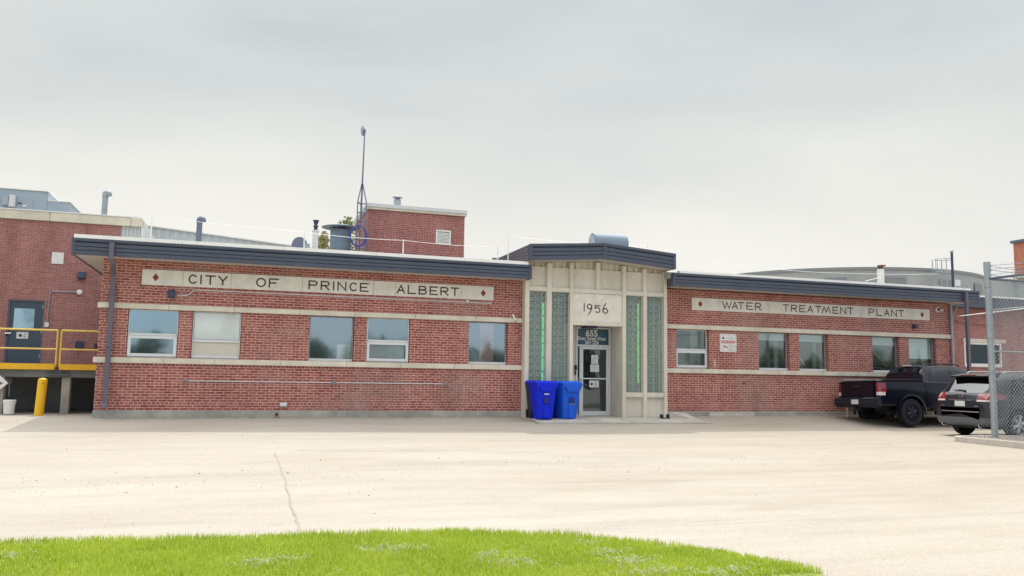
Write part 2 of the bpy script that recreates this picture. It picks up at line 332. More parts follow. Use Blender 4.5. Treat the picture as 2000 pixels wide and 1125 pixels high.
# wide engraved letters as strokes; unit cell 1 wide x 1 tall
def arc(cx, cy, rx, ry, a0, a1, n=14): return [(cx+rx*math.cos(R(a0+(a1-a0)*i/n)), cy+ry*math.sin(R(a0+(a1-a0)*i/n))) for i in range(n+1)]
LET = {
 'C': [arc(.52, .5, .5, .5, 45, 315, 20)], 'O': [arc(.5, .5, .5, .5, 0, 360, 28)], 'I': [[(.5, 0), (.5, 1)]], 'T': [[(0, 1), (1, 1)], [(.5, 1), (.5, 0)]],
 'Y': [[(0, 1), (.5, .45), (1, 1)], [(.5, .45), (.5, 0)]], 'F': [[(0, 0), (0, 1), (1, 1)], [(0, .5), (.72, .5)]], 'E': [[(1, 1), (0, 1), (0, 0), (1, 0)], [(0, .5), (.8, .5)]],
 'P': [[(0, 0), (0, 1), (.6, 1)]+arc(.65, .74, .35, .26, 90, -90, 10)+[(0, .48)]], 'R': [[(0, 0), (0, 1), (.6, 1)]+arc(.65, .74, .35, .26, 90, -90, 10)+[(0, .48)], [(.45, .48), (1, 0)]],
 'N': [[(0, 0), (0, 1), (1, 0), (1, 1)]], 'A': [[(0, 0), (.5, 1), (1, 0)], [(.2, .33), (.8, .33)]], 'L': [[(0, 1), (0, 0), (1, 0)]],
 'B': [[(0, 0), (0, 1), (.6, 1)]+arc(.62, .77, .28, .23, 90, -90, 10)+[(0, .54)], [(0, .54), (.65, .54)]+arc(.68, .27, .32, .27, 90, -90, 10)+[(0, 0)]],
 'W': [[(0, 1), (.27, 0), (.5, .95), (.73, 0), (1, 1)]], 'M': [[(0, 0), (.26, 1), (.5, .1), (.74, 1), (1, 0)]],
 '1': [[(.5, 0), (.5, 1)]], '9': [arc(.5, .68, .42, .32, 0, 360, 24), [(.92, .72), (.86, .3), (.66, -.05), (.34, -.38)]],
 '5': [[(.95, .88), (.08, .88), (.05, .52)]+[(.2, .56)]+arc(.48, .28, .45, .33, 110, -130, 18)], '6': [arc(.5, .25, .43, .33, 0, 360, 24), [(.07, .3), (.12, .62), (.34, 1.0), (.62, 1.28)]],
}
def strokes(mb, ch, x0, x1, z0, h, Y, w, dep=.006):
    for pl in LET[ch]:
        pts = [(x0+(x1-x0)*p[0], z0+h*p[1]) for p in pl]
        closed = (Vector(pts[0])-Vector(pts[-1])).length < 1e-4; n = len(pts); L = []; Rr = []
        for i in range(n):
            a = Vector(pts[i]); pv = Vector(pts[i-1]) if i else (Vector(pts[-2]) if closed else None); nx = Vector(pts[i+1]) if i < n-1 else (Vector(pts[1]) if closed else None)
            d1 = (a-pv).normalized() if pv is not None else None; d2 = (nx-a).normalized() if nx is not None else None
            if d1 is None: d1 = d2; 
            if d2 is None: d2 = d1
            t = (d1+d2); t = t.normalized() if t.length > 1e-3 else d1; nn = Vector((-t.y, t.x)); k = w/2/max(.45, nn.dot(Vector((-d1.y, d1.x))))
            e = Vector((0, 0))
            if not closed and i == 0: e = -d2*w*.5
            if not closed and i == n-1: e = d1*w*.5
            L.append(a+nn*k+e); Rr.append(a-nn*k+e)
        vs = []
        for i in range(n): vs += [(L[i].x, Y, L[i].y), (Rr[i].x, Y, Rr[i].y), (L[i].x, Y+dep, L[i].y), (Rr[i].x, Y+dep, Rr[i].y)]
        fs = []
        for i in range(n-1):
            a, b = i*4, i*4+4; fs += [(a, a+1, b+1, b), (a, b, b+2, a+2), (a+1, a+3, b+3, b+1)]
        mb.add(vs, fs)

def grid_wall(mb, x0, x1, z0, z1, holes, Y0, Y1):
    """wall slab between planes Y0 (front) and Y1 with rectangular openings (x0,x1,z0,z1)"""
    xs = sorted({x0, x1, *[h[0] for h in holes], *[h[1] for h in holes]}); zs = sorted({z0, z1, *[h[2] for h in holes], *[h[3] for h in holes]})
    idx = {}
    def vid(x, y, z):
        k = (round(x, 5), round(y, 5), round(z, 5))
        if k not in idx: idx[k] = len(mb.v); mb.v.append(Vector((x, y, z)))
        return idx[k]
    solid = lambda i, j: 0 <= i < len(xs)-1 and 0 <= j < len(zs)-1 and not any(h[0] < (xs[i]+xs[i+1])/2 < h[1] and h[2] < (zs[j]+zs[j+1])/2 < h[3] for h in holes)
    for i in range(len(xs)-1):
        for j in range(len(zs)-1):
            if not solid(i, j): continue
            a, b, c, d = xs[i], xs[i+1], zs[j], zs[j+1]
            mb.f.append((vid(a, Y0, c), vid(b, Y0, c), vid(b, Y0, d), vid(a, Y0, d))); mb.f.append((vid(a, Y1, c), vid(a, Y1, d), vid(b, Y1, d), vid(b, Y1, c)))
            if not solid(i-1, j): mb.f.append((vid(a, Y0, c), vid(a, Y0, d), vid(a, Y1, d), vid(a, Y1, c)))
            if not solid(i+1, j): mb.f.append((vid(b, Y0, c), vid(b, Y1, c), vid(b, Y1, d), vid(b, Y0, d)))
            if not solid(i, j-1): mb.f.append((vid(a, Y0, c), vid(a, Y1, c), vid(b, Y1, c), vid(b, Y0, c)))
            if not solid(i, j+1): mb.f.append((vid(a, Y0, d), vid(b, Y0, d), vid(b, Y1, d), vid(a, Y1, d)))
    return mb

# ------------------------------------------------------------------ ground
def gz(x, y):
    wz = .18+.0035*max(-5, min(25, x+3.3)); lo = -.06 if x > 8 else (-.06+.10*min(1, (8-x)/13.))
    if y >= 0: return wz
    s = min(1, -y/2.7); z = wz*(1-s)+lo*s
    if y < -6: 
        t = min(1, (-y-6)/8); z = z*(1-t)+(-.135)*t
    return z
def sheet(xs, ys, zf):
    mb = MB(); n = len(xs)
    mb.v = [Vector((x, y, zf(x, y))) for y in ys for x in xs]
    mb.f = [(j*n+i, j*n+i+1, (j+1)*n+i+1, (j+1)*n+i) for j in range(len(ys)-1) for i in range(n-1)]
    return mb
xs = [-900, -200, -60]+[-30+i*1.5 for i in range(51)]+[70, 200, 900]; ys = [-900, -200, -80]+[-30+i*.75 for i in range(45)]+[6, 10, 30, 80, 250, 900]
def gz2(x, y): return gz(x, y)+.006*noise.noise(Vector((x*.4, y*.4, 0)))*(1 if y < -1 else 0)
sheet(xs, sorted(set(ys)), gz2).build('pavement', 'pavement', kind='structure', smooth=True)
# crack strips lying on the paving
def strip(pts, w, name, mat, zoff=.006, **k):
    mb = MB(); L = []
    for i, (x, y) in enumerate(pts):
        a = Vector(pts[max(0, i-1)]); b = Vector(pts[min(len(pts)-1, i+1)]); t = (b-a).normalized(); n = Vector((-t.y, t.x)); ww = w[i] if isinstance(w, list) else w
        for s in (-1, 1): q = Vector((x, y))+n*ww*s/2; L.append((q.x, q.y, gz2(q.x, q.y)+zoff))
    mb.add(L, [(2*i, 2*i+1, 2*i+3, 2*i+2) for i in range(len(pts)-1)]); return mb.build(name, mat, **k)
rnd = random.Random(3)
def wig(p0, p1, n, amp, amp2=.0):
    out = []; dx = 0
    for i in range(n+1):
        t = i/n; dx = dx*.7+rnd.uniform(-amp, amp); out.append((p0[0]+(p1[0]-p0[0])*t+dx, p0[1]+(p1[1]-p0[1])*t+rnd.uniform(-amp2, amp2)))
    return out
c1 = wig((.64, -7.4), (.60, -14.3), 60, .014)
strip(c1, [.010+.030*max(0, (i/60-.35))*rnd.uniform(.3, 1.4) for i in range(61)], 'crack', 'crack', kind='structure')
strip([(a, b) for b, a in wig((-7.05, .77), (-7.2, 3.7), 30, .02)], [.03*rnd.uniform(.2, 1) for i in range(31)], 'crack', 'crack', kind='structure')
strip([(a, b) for b, a in wig((-.12, -3.), (-.16, 7.4), 60, .012)], [.03*rnd.uniform(.1, 1) for i in range(61)], 'crack', 'crack', kind='structure')
for (a, b, c, d) in ((12.9, -6.6, 14.4, -7.1), (14.6, -8.1, 15.6, -8.8), (9.3, -7.9, 9.9, -7.95), (7.4, -5.2, 7.9, -5.25), (11.0, -9.0, 12.2, -9.1)):
    strip([(x, y) for x, y in wig((a, b), (c, d), 14, .03, .02)], [.022*rnd.uniform(.2, 1) for i in range(15)], 'crack', 'crack', kind='structure')
for k, (a, b, c, d) in enumerate(((3.7, -7.2, 8.3, -8.3), (8.3, -8.3, 9.0, -12.6), (-4.5, -5.2, -1.0, -6.2), (2.2, -3.6, 3.67, -7.2), (12.4, -3.4, 14.0, -6.0))):
    strip([(x, y) for x, y in wig((a, b), (c, d), 40, .035, .03)], [.009*rnd.uniform(.1, 1) for i in range(41)], 'crack', 'crack', kind='structure')
# loose grit on the paving
mb = MB()
for i in range(2300):
    if i < 1500: x = rnd.uniform(-6, 17); y = rnd.gauss(-10.2+.12*x, .8)
    else: x = rnd.uniform(-7, 14); y = rnd.uniform(-14.5, -3.5)
    if y < -14.2 or y > -3: continue
    s = rnd.choice((.003, .004, .005, .006, .008)) if i % 50 else .014; z = gz2(x, y)
    r3 = [rnd.uniform(.6, 1.3)*s for _ in range(5)]
    mb.add([(x-r3[0], y, z-.002), (x, y-r3[1], z-.002), (x+r3[2], y, z-.002), (x, y+r3[3], z-.002), (x, y, z+r3[4])], [(0, 1, 4), (1, 2, 4), (2, 3, 4), (3, 0, 4)])
for i in range(700):
    x = rnd.uniform(-3.3, 23); y = -.03-abs(rnd.gauss(0, .09)); s = rnd.uniform(.006, .02); z = gz2(x, y); mb.add([(x-s, y, z), (x, y-s, z+.002), (x+s, y, z), (x, y+s, z+.004), (x, y, z+s*.6)], [(0, 1, 4), (1, 2, 4), (2, 3, 4), (3, 0, 4)])
mb.build('loose_grit', 'pebble', kind='stuff', label='small dark pebbles and grit strewn over the pale paving', cat='grit')

# ------------------------------------------------------------------ lawn
GE = [(-30, -13.6), (-12, -13.65), (-6, -13.85), (-1.865, -14.12), (-.648, -14.27), (.653, -14.41), (1.914, -14.54), (2.495, -14.75), (3.122, -15.1), (3.432, -15.4), (3.952, -15.93), (4.231, -16.58), (4.35, -17.2), (4.3, -19), (3.9, -24), (3, -30)]
def edgeY(x):
    for (a, b), (c, d) in zip(GE[:12], GE[1:13]):
        if a <= x <= c: return b+(d-b)*(x-a)/(c-a)
    return -99
LZ = lambda x, y: gz(x, y)+.012+.03*min(1, max(0, (edgeY(x)-y))*1.5)
mb = MB(); top = [(x, y) for x, y in GE]+[(-30, -30)]
xs = [-30, -20, -12, -9]+[-6+.2*i for i in range(52)]; n = 26
cols = []
for x in xs:
    e = edgeY(x)+.0
    if e < -90: continue
    row = [(x, e-(k/n)**1.6*(30+e), 0) for k in range(n+1)]; cols.append(row)
vs = []; 
for row in cols:
    for k, (x, y, _) in enumerate(row): vs.append((x, y, (gz(x, y)-.01) if k == 0 else LZ(x, y)))
mb.add(vs, [(i*(n+1)+k, (i+1)*(n+1)+k, (i+1)*(n+1)+k+1, i*(n+1)+k+1) for i in range(len(cols)-1) for k in range(n)])
mb.build('lawn_soil', 'turf soil', kind='structure', smooth=True)
gv = []; gf = []
def blade(x, y, h, w, lean, a):
    z = LZ(x, y)-.004; dx, dy = math.cos(a)*w/2, math.sin(a)*w/2; lx, ly = lean*math.cos(a+1.3), lean*math.sin(a+1.3); k = len(gv)
    gv.extend(((x-dx, y-dy, z), (x+dx, y+dy, z), (x+lx*.35+dx*.8, y+ly*.35+dy*.8, z+h*.6), (x+lx*.35-dx*.8, y+ly*.35-dy*.8, z+h*.6), (x+lx, y+ly, z+h))); gf.extend(((k, k+1, k+2, k+3), (k+3, k+2, k+4)))
rg = random.Random(11)
cnt = 0
while cnt < 105000:
    y = -14.0-abs(rg.random()**1.0)*2.9; x = rg.uniform(-3.9, 4.45)
    e = edgeY(x)
    if y > e+rg.gauss(.0, .025)+.05*noise.noise(Vector((x*2.3, 7, 0)))+.03*noise.noise(Vector((x*9, 2, 0))): continue
    if noise.noise(Vector((x*2.1, y*3.1, 9))) > .42 and rg.random() < .55: continue
    cnt += 1; big = noise.noise(Vector((x*1.7, y*1.7, 3)))
    h = rg.uniform(.022, .06)*(1+.45*big)*(1.15 if e-y < .12 else 1); blade(x, y, h, rg.uniform(.004, .008), rg.uniform(0, .035), rg.uniform(0, 6.28))
me = bpy.data.meshes.new('grass'); me.from_pydata(gv, [], gf); me.materials.append(MATS['grass blade'])
o = bpy.data.objects.new('grass', me); COL.objects.link(o); setp(o, 'bright green mown grass along the bottom of the picture', 'grass', kind='stuff')
mb = MB()
for (px, py, rr, n_) in ((765, 1075, .28, 260), (500, 1103, .16, 140), (1005, 1103, .25, 200), (955, 1087, .12, 80), (1180, 1082, .2, 130), (1225, 1100, .25, 230), (1270, 1120, .22, 180), (1420, 1120, .3, 240), (10, 1090, .15, 110), (570, 1095, .14, 80), (1150, 1062, .16, 70)):
    c = onZ(px, py, -.08)
    for _ in range(n_):
        x, y = c.x+rg.gauss(0, rr*.5), c.y+rg.gauss(0, rr*.28)
        if y > edgeY(x)-.02: continue
        if rg.random() < .62: continue
        a = rg.uniform(0, 6.28); l = rg.uniform(.03, .08); z = LZ(x, y)+rg.uniform(.025, .05)
        mb.tube([(x, y, z), (x+math.cos(a)*l*.5, y+math.sin(a)*l*.5, z+.008), (x+math.cos(a)*l, y+math.sin(a)*l, z-.012)], .0017, 3, False)
mb.build('dry_clippings', 'straw', kind='stuff', label='pale dry grass clippings lying in small tufts on the lawn', cat='clippings')

# ------------------------------------------------------------------ main building
ZS = 4.075                     # soffit / top of wall
XL, XR = -3.32, 23.24
XE0, XE1 = 7.60, 12.13         # entrance block
B = thing('treatment_plant_building', 'long low red brick building with dark blue roof edge and stone entrance', 'building', (XL, 0, 0))
BT, BB, LT, LB = 2.99, 2.86, 1.656, 1.521
LW = [(248, 348), (374.5, 471), (603.5, 692), (716, 800.5), (916, 992)]
RW = [(1321, 1385), (1481.5, 1541.5), (1560.5, 1617), (1703, 1755.5), (1774, 1826.5)]
def wx(p): return (X(p[0], 0, 650), X(p[1], 0, 650))
LWx = [wx(p) for p in LW]; RWx = [wx(p) for p in RW]
TH = .28
for (a, b, wins, nm) in ((XL, XE0, LWx, 'wall'), (XE1, XR, RWx, 'wall')):
    mb = MB(); grid_wall(mb, a, b, BR0, ZS, [(x0, x1, LT, BB) for x0, x1 in wins], 0, TH)
    if a == XL: mb.box(a, a+TH, TH, 12, BR0, ZS)
    else: mb.box(b-TH, b, TH, 2.45, BR0, ZS)
    mb.build(nm, 'red brick', B)
    mb = bx(a-(.015 if a == XL else 0), b+(0 if a == XL else .015), -.02, TH, -.3, BR0)
    if a == XL: mb.box(a-.015, a+TH, TH+.001, 12, -.3, BR0)
    mb.build('foundation', 'concrete', B, bevel=.006)
# string courses in individual stones
def band(a, b, z0, z1, first_corner):
    x = a; k = 0
    mb = MB(); rr = random.Random(int(a*10+z0*100))
    while x < b-.01:
        L = min(rr.uniform(1.15, 1.75), b-x); 
        if b-x-L < .4: L = b-x
        mb.box(x+.003, x+L-.003, -.055-rr.uniform(0, .004), .02, z0, z1); x += L
    if first_corner: mb.box(a, a+.05, .021, 12, z0, z1)
    mb.build('stone_band', 'stone', B, bevel=.006)
band(XL-.06, XE0, BB, BT, True); band(XL-.08, XE0, LB, LT, True); band(XE1, XR+.03, BB, BT, False); band(XE1, XR+.03, LB, LT, False)
# rooms behind the windows
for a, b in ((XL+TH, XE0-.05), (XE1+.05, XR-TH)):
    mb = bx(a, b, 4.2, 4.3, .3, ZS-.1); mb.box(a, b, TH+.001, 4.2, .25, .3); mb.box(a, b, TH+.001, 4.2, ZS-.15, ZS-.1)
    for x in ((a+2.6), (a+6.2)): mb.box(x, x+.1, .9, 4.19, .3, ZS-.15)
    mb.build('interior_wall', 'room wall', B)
# windows
def frame_rect(mb, x0, x1, z0, z1, y0, y1, w, wb=None):
    wb = wb or w; mb.box(x0, x0+w, y0, y1, z0, z1); mb.box(x1-w, x1, y0, y1, z0, z1); mb.box(x0+w, x1-w, y0, y1, z1-w, z1); mb.box(x0+w, x1-w, y0, y1, z0, z0+wb)
def window(x0, x1, style, gl='window glass'):
    z0, z1 = LT, BB; Yf = .06 if style in ('awning', 'blindwin') and x0 < 7 else .12
    mb = MB(); fm = 'grey aluminium' if style == 'single' else 'white aluminium'
    g = .012
    frame_rect(mb, x0+g, x1-g, z0+.004, z1-.004, Yf, Yf+.07, .028)
    fr = mb.build('window', fm, B, bevel=.004)
    if style == 'single':
        bx(x0+g+.002, x1-g-.002, Yf-.03, Yf+.03, z0+.006, z0+.075).build('sill', 'white aluminium', fr, bevel=.004)
        bx(x0+.045, x1-.045, Yf+.03, Yf+.036, z0+.075, z1-.035).build('pane', gl, fr)
    elif style == 'awning':
        zm = z0+.56
        bx(x0+.042, x1-.042, Yf-.012, Yf+.06, zm-.0, zm+.05).build('transom_bar', 'white aluminium', fr, bevel=.004)
        bx(x0+.042, x1-.042, Yf+.03, Yf+.036, zm+.05, z1-.034).build('pane', gl, fr)
        mb = MB(); frame_rect(mb, x0+.02, x1-.02, z0+.035, zm-.006, Yf-.03, Yf+.02, .075); mb.build('sash', 'white aluminium', fr, bevel=.005)
        bx(x0+.095, x1-.095, Yf-.005, Yf+.001, z0+.11, zm-.081).build('pane', gl, fr)
    else:
        zm = z0+.43
        bx(x0+.042, x1-.042, Yf-.012, Yf+.06, zm, zm+.06).build('transom_bar', 'white aluminium', fr, bevel=.004)
        bx(x0+.042, x1-.042, Yf+.03, Yf+.036, zm+.06, z1-.034).build('pane', gl, fr)
        bx(x0+.042, x1-.042, Yf+.02, Yf+.03, z0+.08, zm).build('lower_board', 'tan board', fr)
        bx(x0+.03, x1-.03, Yf-.02, Yf+.03, z0+.03, z0+.08).build('sill', 'white aluminium', fr, bevel=.004)
    return fr, Yf
def blinds(fr, x0, x1, ztop, zbot, y, step=.035):
    mb = MB(); z = ztop; vs = []; 
    while z > zbot: vs += [(x0, y, z), (x1, y, z), (x0, y-.016, z-step*.8), (x1, y-.016, z-step*.8)]; z -= step
    mb.add(vs, [(2*k, 2*k+1, 2*k+3, 2*k+2) for k in range(len(vs)//2-1)])
    mb.box(x0, x1, y-.02, y+.01, zbot-.03, zbot-.005); mb.build('blind', 'blind', fr)
sty = ['awning', 'blindwin', 'single', 'awning', 'single']
for i, (x0, x1) in enumerate(LWx):
    fr, Yf = window(x0, x1, sty[i], 'blind glass' if i == 1 else 'window glass')
    if i == 1: bx(x0+.05, x1-.05, Yf+.045, Yf+.055, LT+.5, BB-.04).build('blind', 'blind', fr)
    if i == 2: bx(x1-.42, x1-.06, Yf+.045, Yf+.055, LT+.08, LT+.46).build('white_board', 'white paint', fr)
    if i == 3: bx(x0+.10, x1-.12, Yf+.035, Yf+.045, LT+.12, LT+.47).build('white_board', 'blind', fr)
    if i == 0: bx(x0+.15, x1-.15, .9, .95, .8, 2.25).build('cabinet', 'dark plastic', fr)
sty = ['awning', 'single', 'single', 'single', 'single']
for i, (x0, x1) in enumerate(RWx):
    fr, Yf = window(x0, x1, sty[i], 'dim glass')
    if i == 0:
        bx(x1-.42, x1-.05, Yf+.30, Yf+.32, LT, BB).build('curtain', 'room pale', fr)
    if i in (1, 2, 3): blinds(fr, x0+.05, x1-.05, BB-.03, BB-(.22 if i < 3 else .26), Yf+.07, .022)
    if i == 4: blinds(fr, x0+.05, x1-.05, BB-.03, BB-.68, Yf+.07)
    if i in (1, 2): bx(x1-.2, x1-.06, Yf+.4, Yf+.44, LT, BB).build('curtain', 'room pale', fr)
    if i in (2, 3): MB().tube([(x0+(.05 if i == 2 else .4), Yf+.3, LT+(.75 if i == 2 else .72)), (x0+(.52 if i == 2 else .95), Yf+.3, LT+(.2 if i == 2 else .22))], .018, 6).build('lamp_arm', 'pale yellow paint', fr)
# inscription panels
def inscription(x0, x1, z0, z1, joints, letters, diamonds, lz0, lh, tag_, w=.032):
    p = MB(); js = [x0]+joints+[x1]
    for a, b in zip(js[:-1], js[1:]): p.box(a+.003, b-.003, -.035, .02, z0, z1)
    panel = p.build('inscription_panel', 'panel stone', B, bevel=.004)
    words = tag_.split('reading ')[1].split(); k = 0
    for wd_ in words:
        mb = MB()
        for ch, a, b in letters[k:k+len(wd_)]: strokes(mb, ch, a, b, lz0, lh, -.0375, w)
        k += len(wd_); mb.build('lettering', 'engraving', panel, label='dark engraved letters reading '+wd_)
    for d in diamonds:
        bx0 = MB(); zc = (z0+z1)/2; bx0.prism([(d-.075, zc), (d, zc-.10), (d+.075, zc), (d, zc+.10)], 'y', -.0385, -.0345)
        bx0.build('diamond', 'diamond red', panel)
yL = 560
def LX(u, s=5.714, o=270, y=555): return X(o+u/s, -.04, y)
L1 = [('C', 565, 650), ('I', 680, 715), ('T', 752, 852), ('Y', 897, 987), ('O', 1322, 1418), ('F', 1465, 1560), ('P', 1908, 1995)]
L2 = [('R', 40, 122), ('I', 160, 188), ('N', 222, 306), ('C', 352, 425), ('E', 466, 548), ('A', 868, 944), ('L', 985, 1062), ('B', 1105, 1180), ('E', 1223, 1300), ('R', 1341, 1415), ('T', 1453, 1530)]
letters = [(c, LX(a), LX(b)) for c, a, b in L1]+[(c, LX(a, 5.5556, 620, 570), LX(b, 5.5556, 620, 570)) for c, a, b in L2]
inscription(X(277.5, 0, 540), X(963.5, 0, 574), 3.468, 3.858, [LX(497), LX(1035), LX(1833), LX(612, 5.5556, 620), LX(848, 5.5556, 620), LX(1562, 5.5556, 620)], letters, [LX(190), LX(1800, 5.5556, 620, 573)], 3.56, .205, 'dark engraved letters reading CITY OF PRINCE ALBERT', .038)
L1 = [('W', 492, 597), ('A', 609, 670), ('T', 678, 743), ('E', 781, 847), ('R', 882, 945), ('T', 1211, 1275), ('R', 1308, 1370), ('E', 1406, 1467), ('A', 1500, 1560), ('T', 1592, 1655), ('M', 1670, 1768), ('E', 1799, 1857), ('N', 1889, 1950)]
L2 = [('T', 432, 508), ('P', 749, 823), ('L', 867, 940), ('A', 981, 1051), ('N', 1088, 1160), ('T', 1193, 1268)]
letters = [(c, LX(a, 6.06, 1330, 598), LX(b, 6.06, 1330, 598)) for c, a, b in L1]+[(c, LX(a, 7.69, 1600, 608), LX(b, 7.69, 1600, 608)) for c, a, b in L2]
inscription(X(1350.3, 0, 594), X(1814.3, 0, 615), 3.457, 3.838, [LX(450, 6.06, 1330, 598), LX(1033, 6.06, 1330, 598), LX(640, 7.69, 1600, 610), LX(1320, 7.69, 1600, 612)], letters, [LX(230, 6.06, 1330, 594), LX(1548, 7.69, 1600, 614)], 3.555, .20, 'dark engraved letters reading WATER TREATMENT PLANT', .034)

# roof edges
FO = .60
def fascia_profile(o, z0, z1):
    h = z1-z0; k = h/.39; P = [(o+.05, z1-.0), (o-.035, z1), (o-.035, z1-.055*k), (o-.012, z1-.075*k)]
    for a, b in ((.10, .185), (.20, .275), (.29, .385)):
        P += [(o-.012+.045, z1-(a-.016)*k), (o-.012, z1-a*k), (o-.012, z1-b*k)]
    P += [(o+.05, z0)]
    return P
def fascia(x0, x1, z0, z1, o, endcaps=(1, 1), name='fascia'):
    mb = MB().prism(fascia_profile(o, z0, z1), 'x', x0, x1)
    if endcaps[0]: mb.box(x0-.004, x0+.07, o-.022, o+.06, z0-.004, z1-.05)
    if endcaps[1]: mb.box(x1-.07, x1+.004, o-.022, o+.06, z0-.004, z1-.05)
    return mb.build(name, 'blue metal', B)
FL0, FL1 = -3.93, 7.66; FR0, FR1 = 12.14, 23.93; FZ0, FZ1 = 4.065, 4.455
fascia(FL0, FL1, FZ0, FZ1, -FO); fascia(FR0, FR1, FZ0+.025, FZ1+.03, -FO)
bx(FL0, FL0+.05, -FO+.07, 12, FZ0, FZ1-.01).build('fascia', 'blue metal', B)
bx(FL1-.05, FL1, -FO+.07, -.26, FZ0, FZ1-.01).build('fascia', 'blue metal', B)
bx(FR0, FR0+.05, -FO+.07, -.01, FZ0+.03, FZ1+.02).build('fascia', 'blue metal', B); bx(FR1-.05, FR1, -FO+.07, 2.4, FZ0+.03, FZ1+.02).build('fascia', 'blue metal', B)
def seam_cap(x0, x1, y0, y1, z0, z1):
    mb = MB(); x = x0
    while x < x1: mb.box(x+.004, min(x+2.4, x1)-.004, y0, y1, z0, z1); x += 2.4
    return mb.build('roof_flashing', 'pale flashing', B, bevel=.005)
seam_cap(FL0+.03, FL1-.1, -FO-.03, -FO+.12, 4.458, 4.55); seam_cap(FR0+.2, FR1-.35, -FO-.02, -FO+.12, 4.488, 4.565)
bx(FL0+.05, FL1-.06, -FO+.06, 12, ZS+.002, ZS+.03).build('soffit', 'soffit', B); bx(FR0+.055, FR1-.06, -FO+.06, 2.4, ZS+.025, ZS+.05).build('soffit', 'soffit', B)
bx(FL0+.06, XE0+.1, -FO+.13, 12, 4.30, 4.50).build('roof', 'roof gravel', B); bx(XE1-.1, FR1-.06, -FO+.13, 12, 4.33, 4.52).build('roof', 'roof gravel', B)
bx(XL+.3, XR-.3, 11.9, 12, 0, 4.3).build('wall', 'red brick', B)
bx(XR-TH, XR, 2.5, 12, BR0, 4.3).build('wall', 'red brick', B)

# entrance block ------------------------------------------------
YE = -.25; MZ = .15
zc0, zc1, zl0, zl1 = 3.785, 3.91, .785, .917
q = lambda u: X(960+u/2.813, YE, 700)
mull = [(XE0, q(205)), (q(300.5), q(328.5)), (q(429), q(447)), (q(720), q(740)), (q(835), q(855)), (q(948), XE1)]
ent = thing  # alias not used
mbm = MB()
apx = (XE0+XE1)/2
def roofz(x): return 4.585+(.155)*(1-abs(x-apx)/(XE1-XE0)*2)
for a, b in mull:
    t = roofz((a+b)/2)-.02
    mbm.box(a, b, YE, YE+.16, MZ, t)
ca, cb = q(575), q(597)
mbm.box(ca, cb, YE, YE+.16, zc1, roofz(ca)-.03)
ES = mbm.build('entrance_mullions', 'entrance stone', B, bevel=.008)
bays = [(mull[0][1], mull[1][0]), (mull[1][1], mull[2][0]), (mull[3][1], mull[4][0]), (mull[4][1], mull[5][0])]
for a, b in bays:
    bx(a, b, YE+.012, YE+.15, zc0, zc1).build('entrance_rail', 'entrance stone', B, bevel=.008); bx(a, b, YE+.012, YE+.15, zl0, zl1).build('entrance_rail', 'entrance stone', B, bevel=.008)
    bx(a, b, YE+.10, YE+.20, zc1+.001, 4.50).build('infill_panel', 'entrance stone', B); bx(a, b, YE+.10, YE+.20, .1, zl0-.001).build('infill_panel', 'entrance stone', B)
bx(mull[2][1], mull[3][0], YE+.012, YE+.15, zc0+.002, zc1+.002).build('entrance_rail', 'entrance stone', B, bevel=.008); bx(mull[2][1], mull[3][0], YE+.004, YE+.15, 2.845, 2.965).build('entrance_rail', 'entrance stone', B, bevel=.008)
bx(mull[2][1], ca, YE+.10, YE+.20, zc1+.003, 4.5).build('infill_panel', 'entrance stone', B); bx(cb, mull[3][0], YE+.10, YE+.20, zc1+.003, 4.5).build('infill_panel', 'entrance stone', B)
yp = bx(mull[2][1], mull[3][0], YE+.05, YE+.16, 2.965, zc0).build('year_panel', 'panel stone', B)
mb = MB(); qy = lambda u: X(1110+u/9.376, YE+.05, 600)
zy = Z(1140, 540+628/9.376, YE+.05); hy = Z(1140, 540+497/9.376, YE+.05)-zy
for ch, a, b in (('1', 270, 312), ('9', 332, 442), ('5', 480, 592), ('6', 622, 732)): strokes(mb, ch, qy(a+7), qy(b-7), zy-.0-.01*'1956'.index(ch), hy, YE+.046, .032)
mb.build('lettering', 'engraving', yp, label='dark numerals reading 1956')
# ribbed deck closing under the gable
mb = MB(); x = XE0+.02; k = 0
while x < XE1-.05:
    y = YE+.155 if k % 2 else YE+.185; mb.box(x, x+.105, y, y+.05, 4.40, roofz(x)+.05); x += .106; k += 1
mb.build('ribbed_deck', 'stone', B)
# side returns of the projecting block and of the recess
DY = .55
for a, b in ((XE0+.001, XE0+.06), (XE1-.06, XE1-.001)): bx(a, b, YE+.161, 2.2, .1, 4.56).build('entrance_side', 'entrance stone', B)
dl, dr_ = X(1124.6, DY, 700), X(1191, DY, 700)
mb = bx(mull[2][1]-.04, mull[2][1]-.002, YE+.161, DY+.05, .1, 2.9); mb.box(mull[3][0]+.002, mull[3][0]+.04, YE+.161, DY+.05, .1, 2.9)
mb.box(mull[2][1]-.002, mull[3][0]+.002, YE+.161, DY+.05, 2.86, 2.92); mb.box(mull[2][1]-.002, dl, DY, DY+.05, .1, 2.859)
mb.box(dr_, mull[3][0]+.002, DY, DY+.05, .1, 2.859)
mb.build('door_recess', 'entrance stone', B)
mb = bx(XE0+.07, XE1-.07, 2.9, 3.0, .1, 4.5); mb.box(XE0+.07, XE1-.07, DY+.06, 2.9, .05, .1); mb.build('interior_wall', 'vestibule wall', B)
for a, b in ((XE0+.07, mull[2][1]-.06), (mull[3][0]+.06, XE1-.07)): bx(a, b, .35, .40, .2, 4.5).build('interior_wall', 'vestibule wall', B)
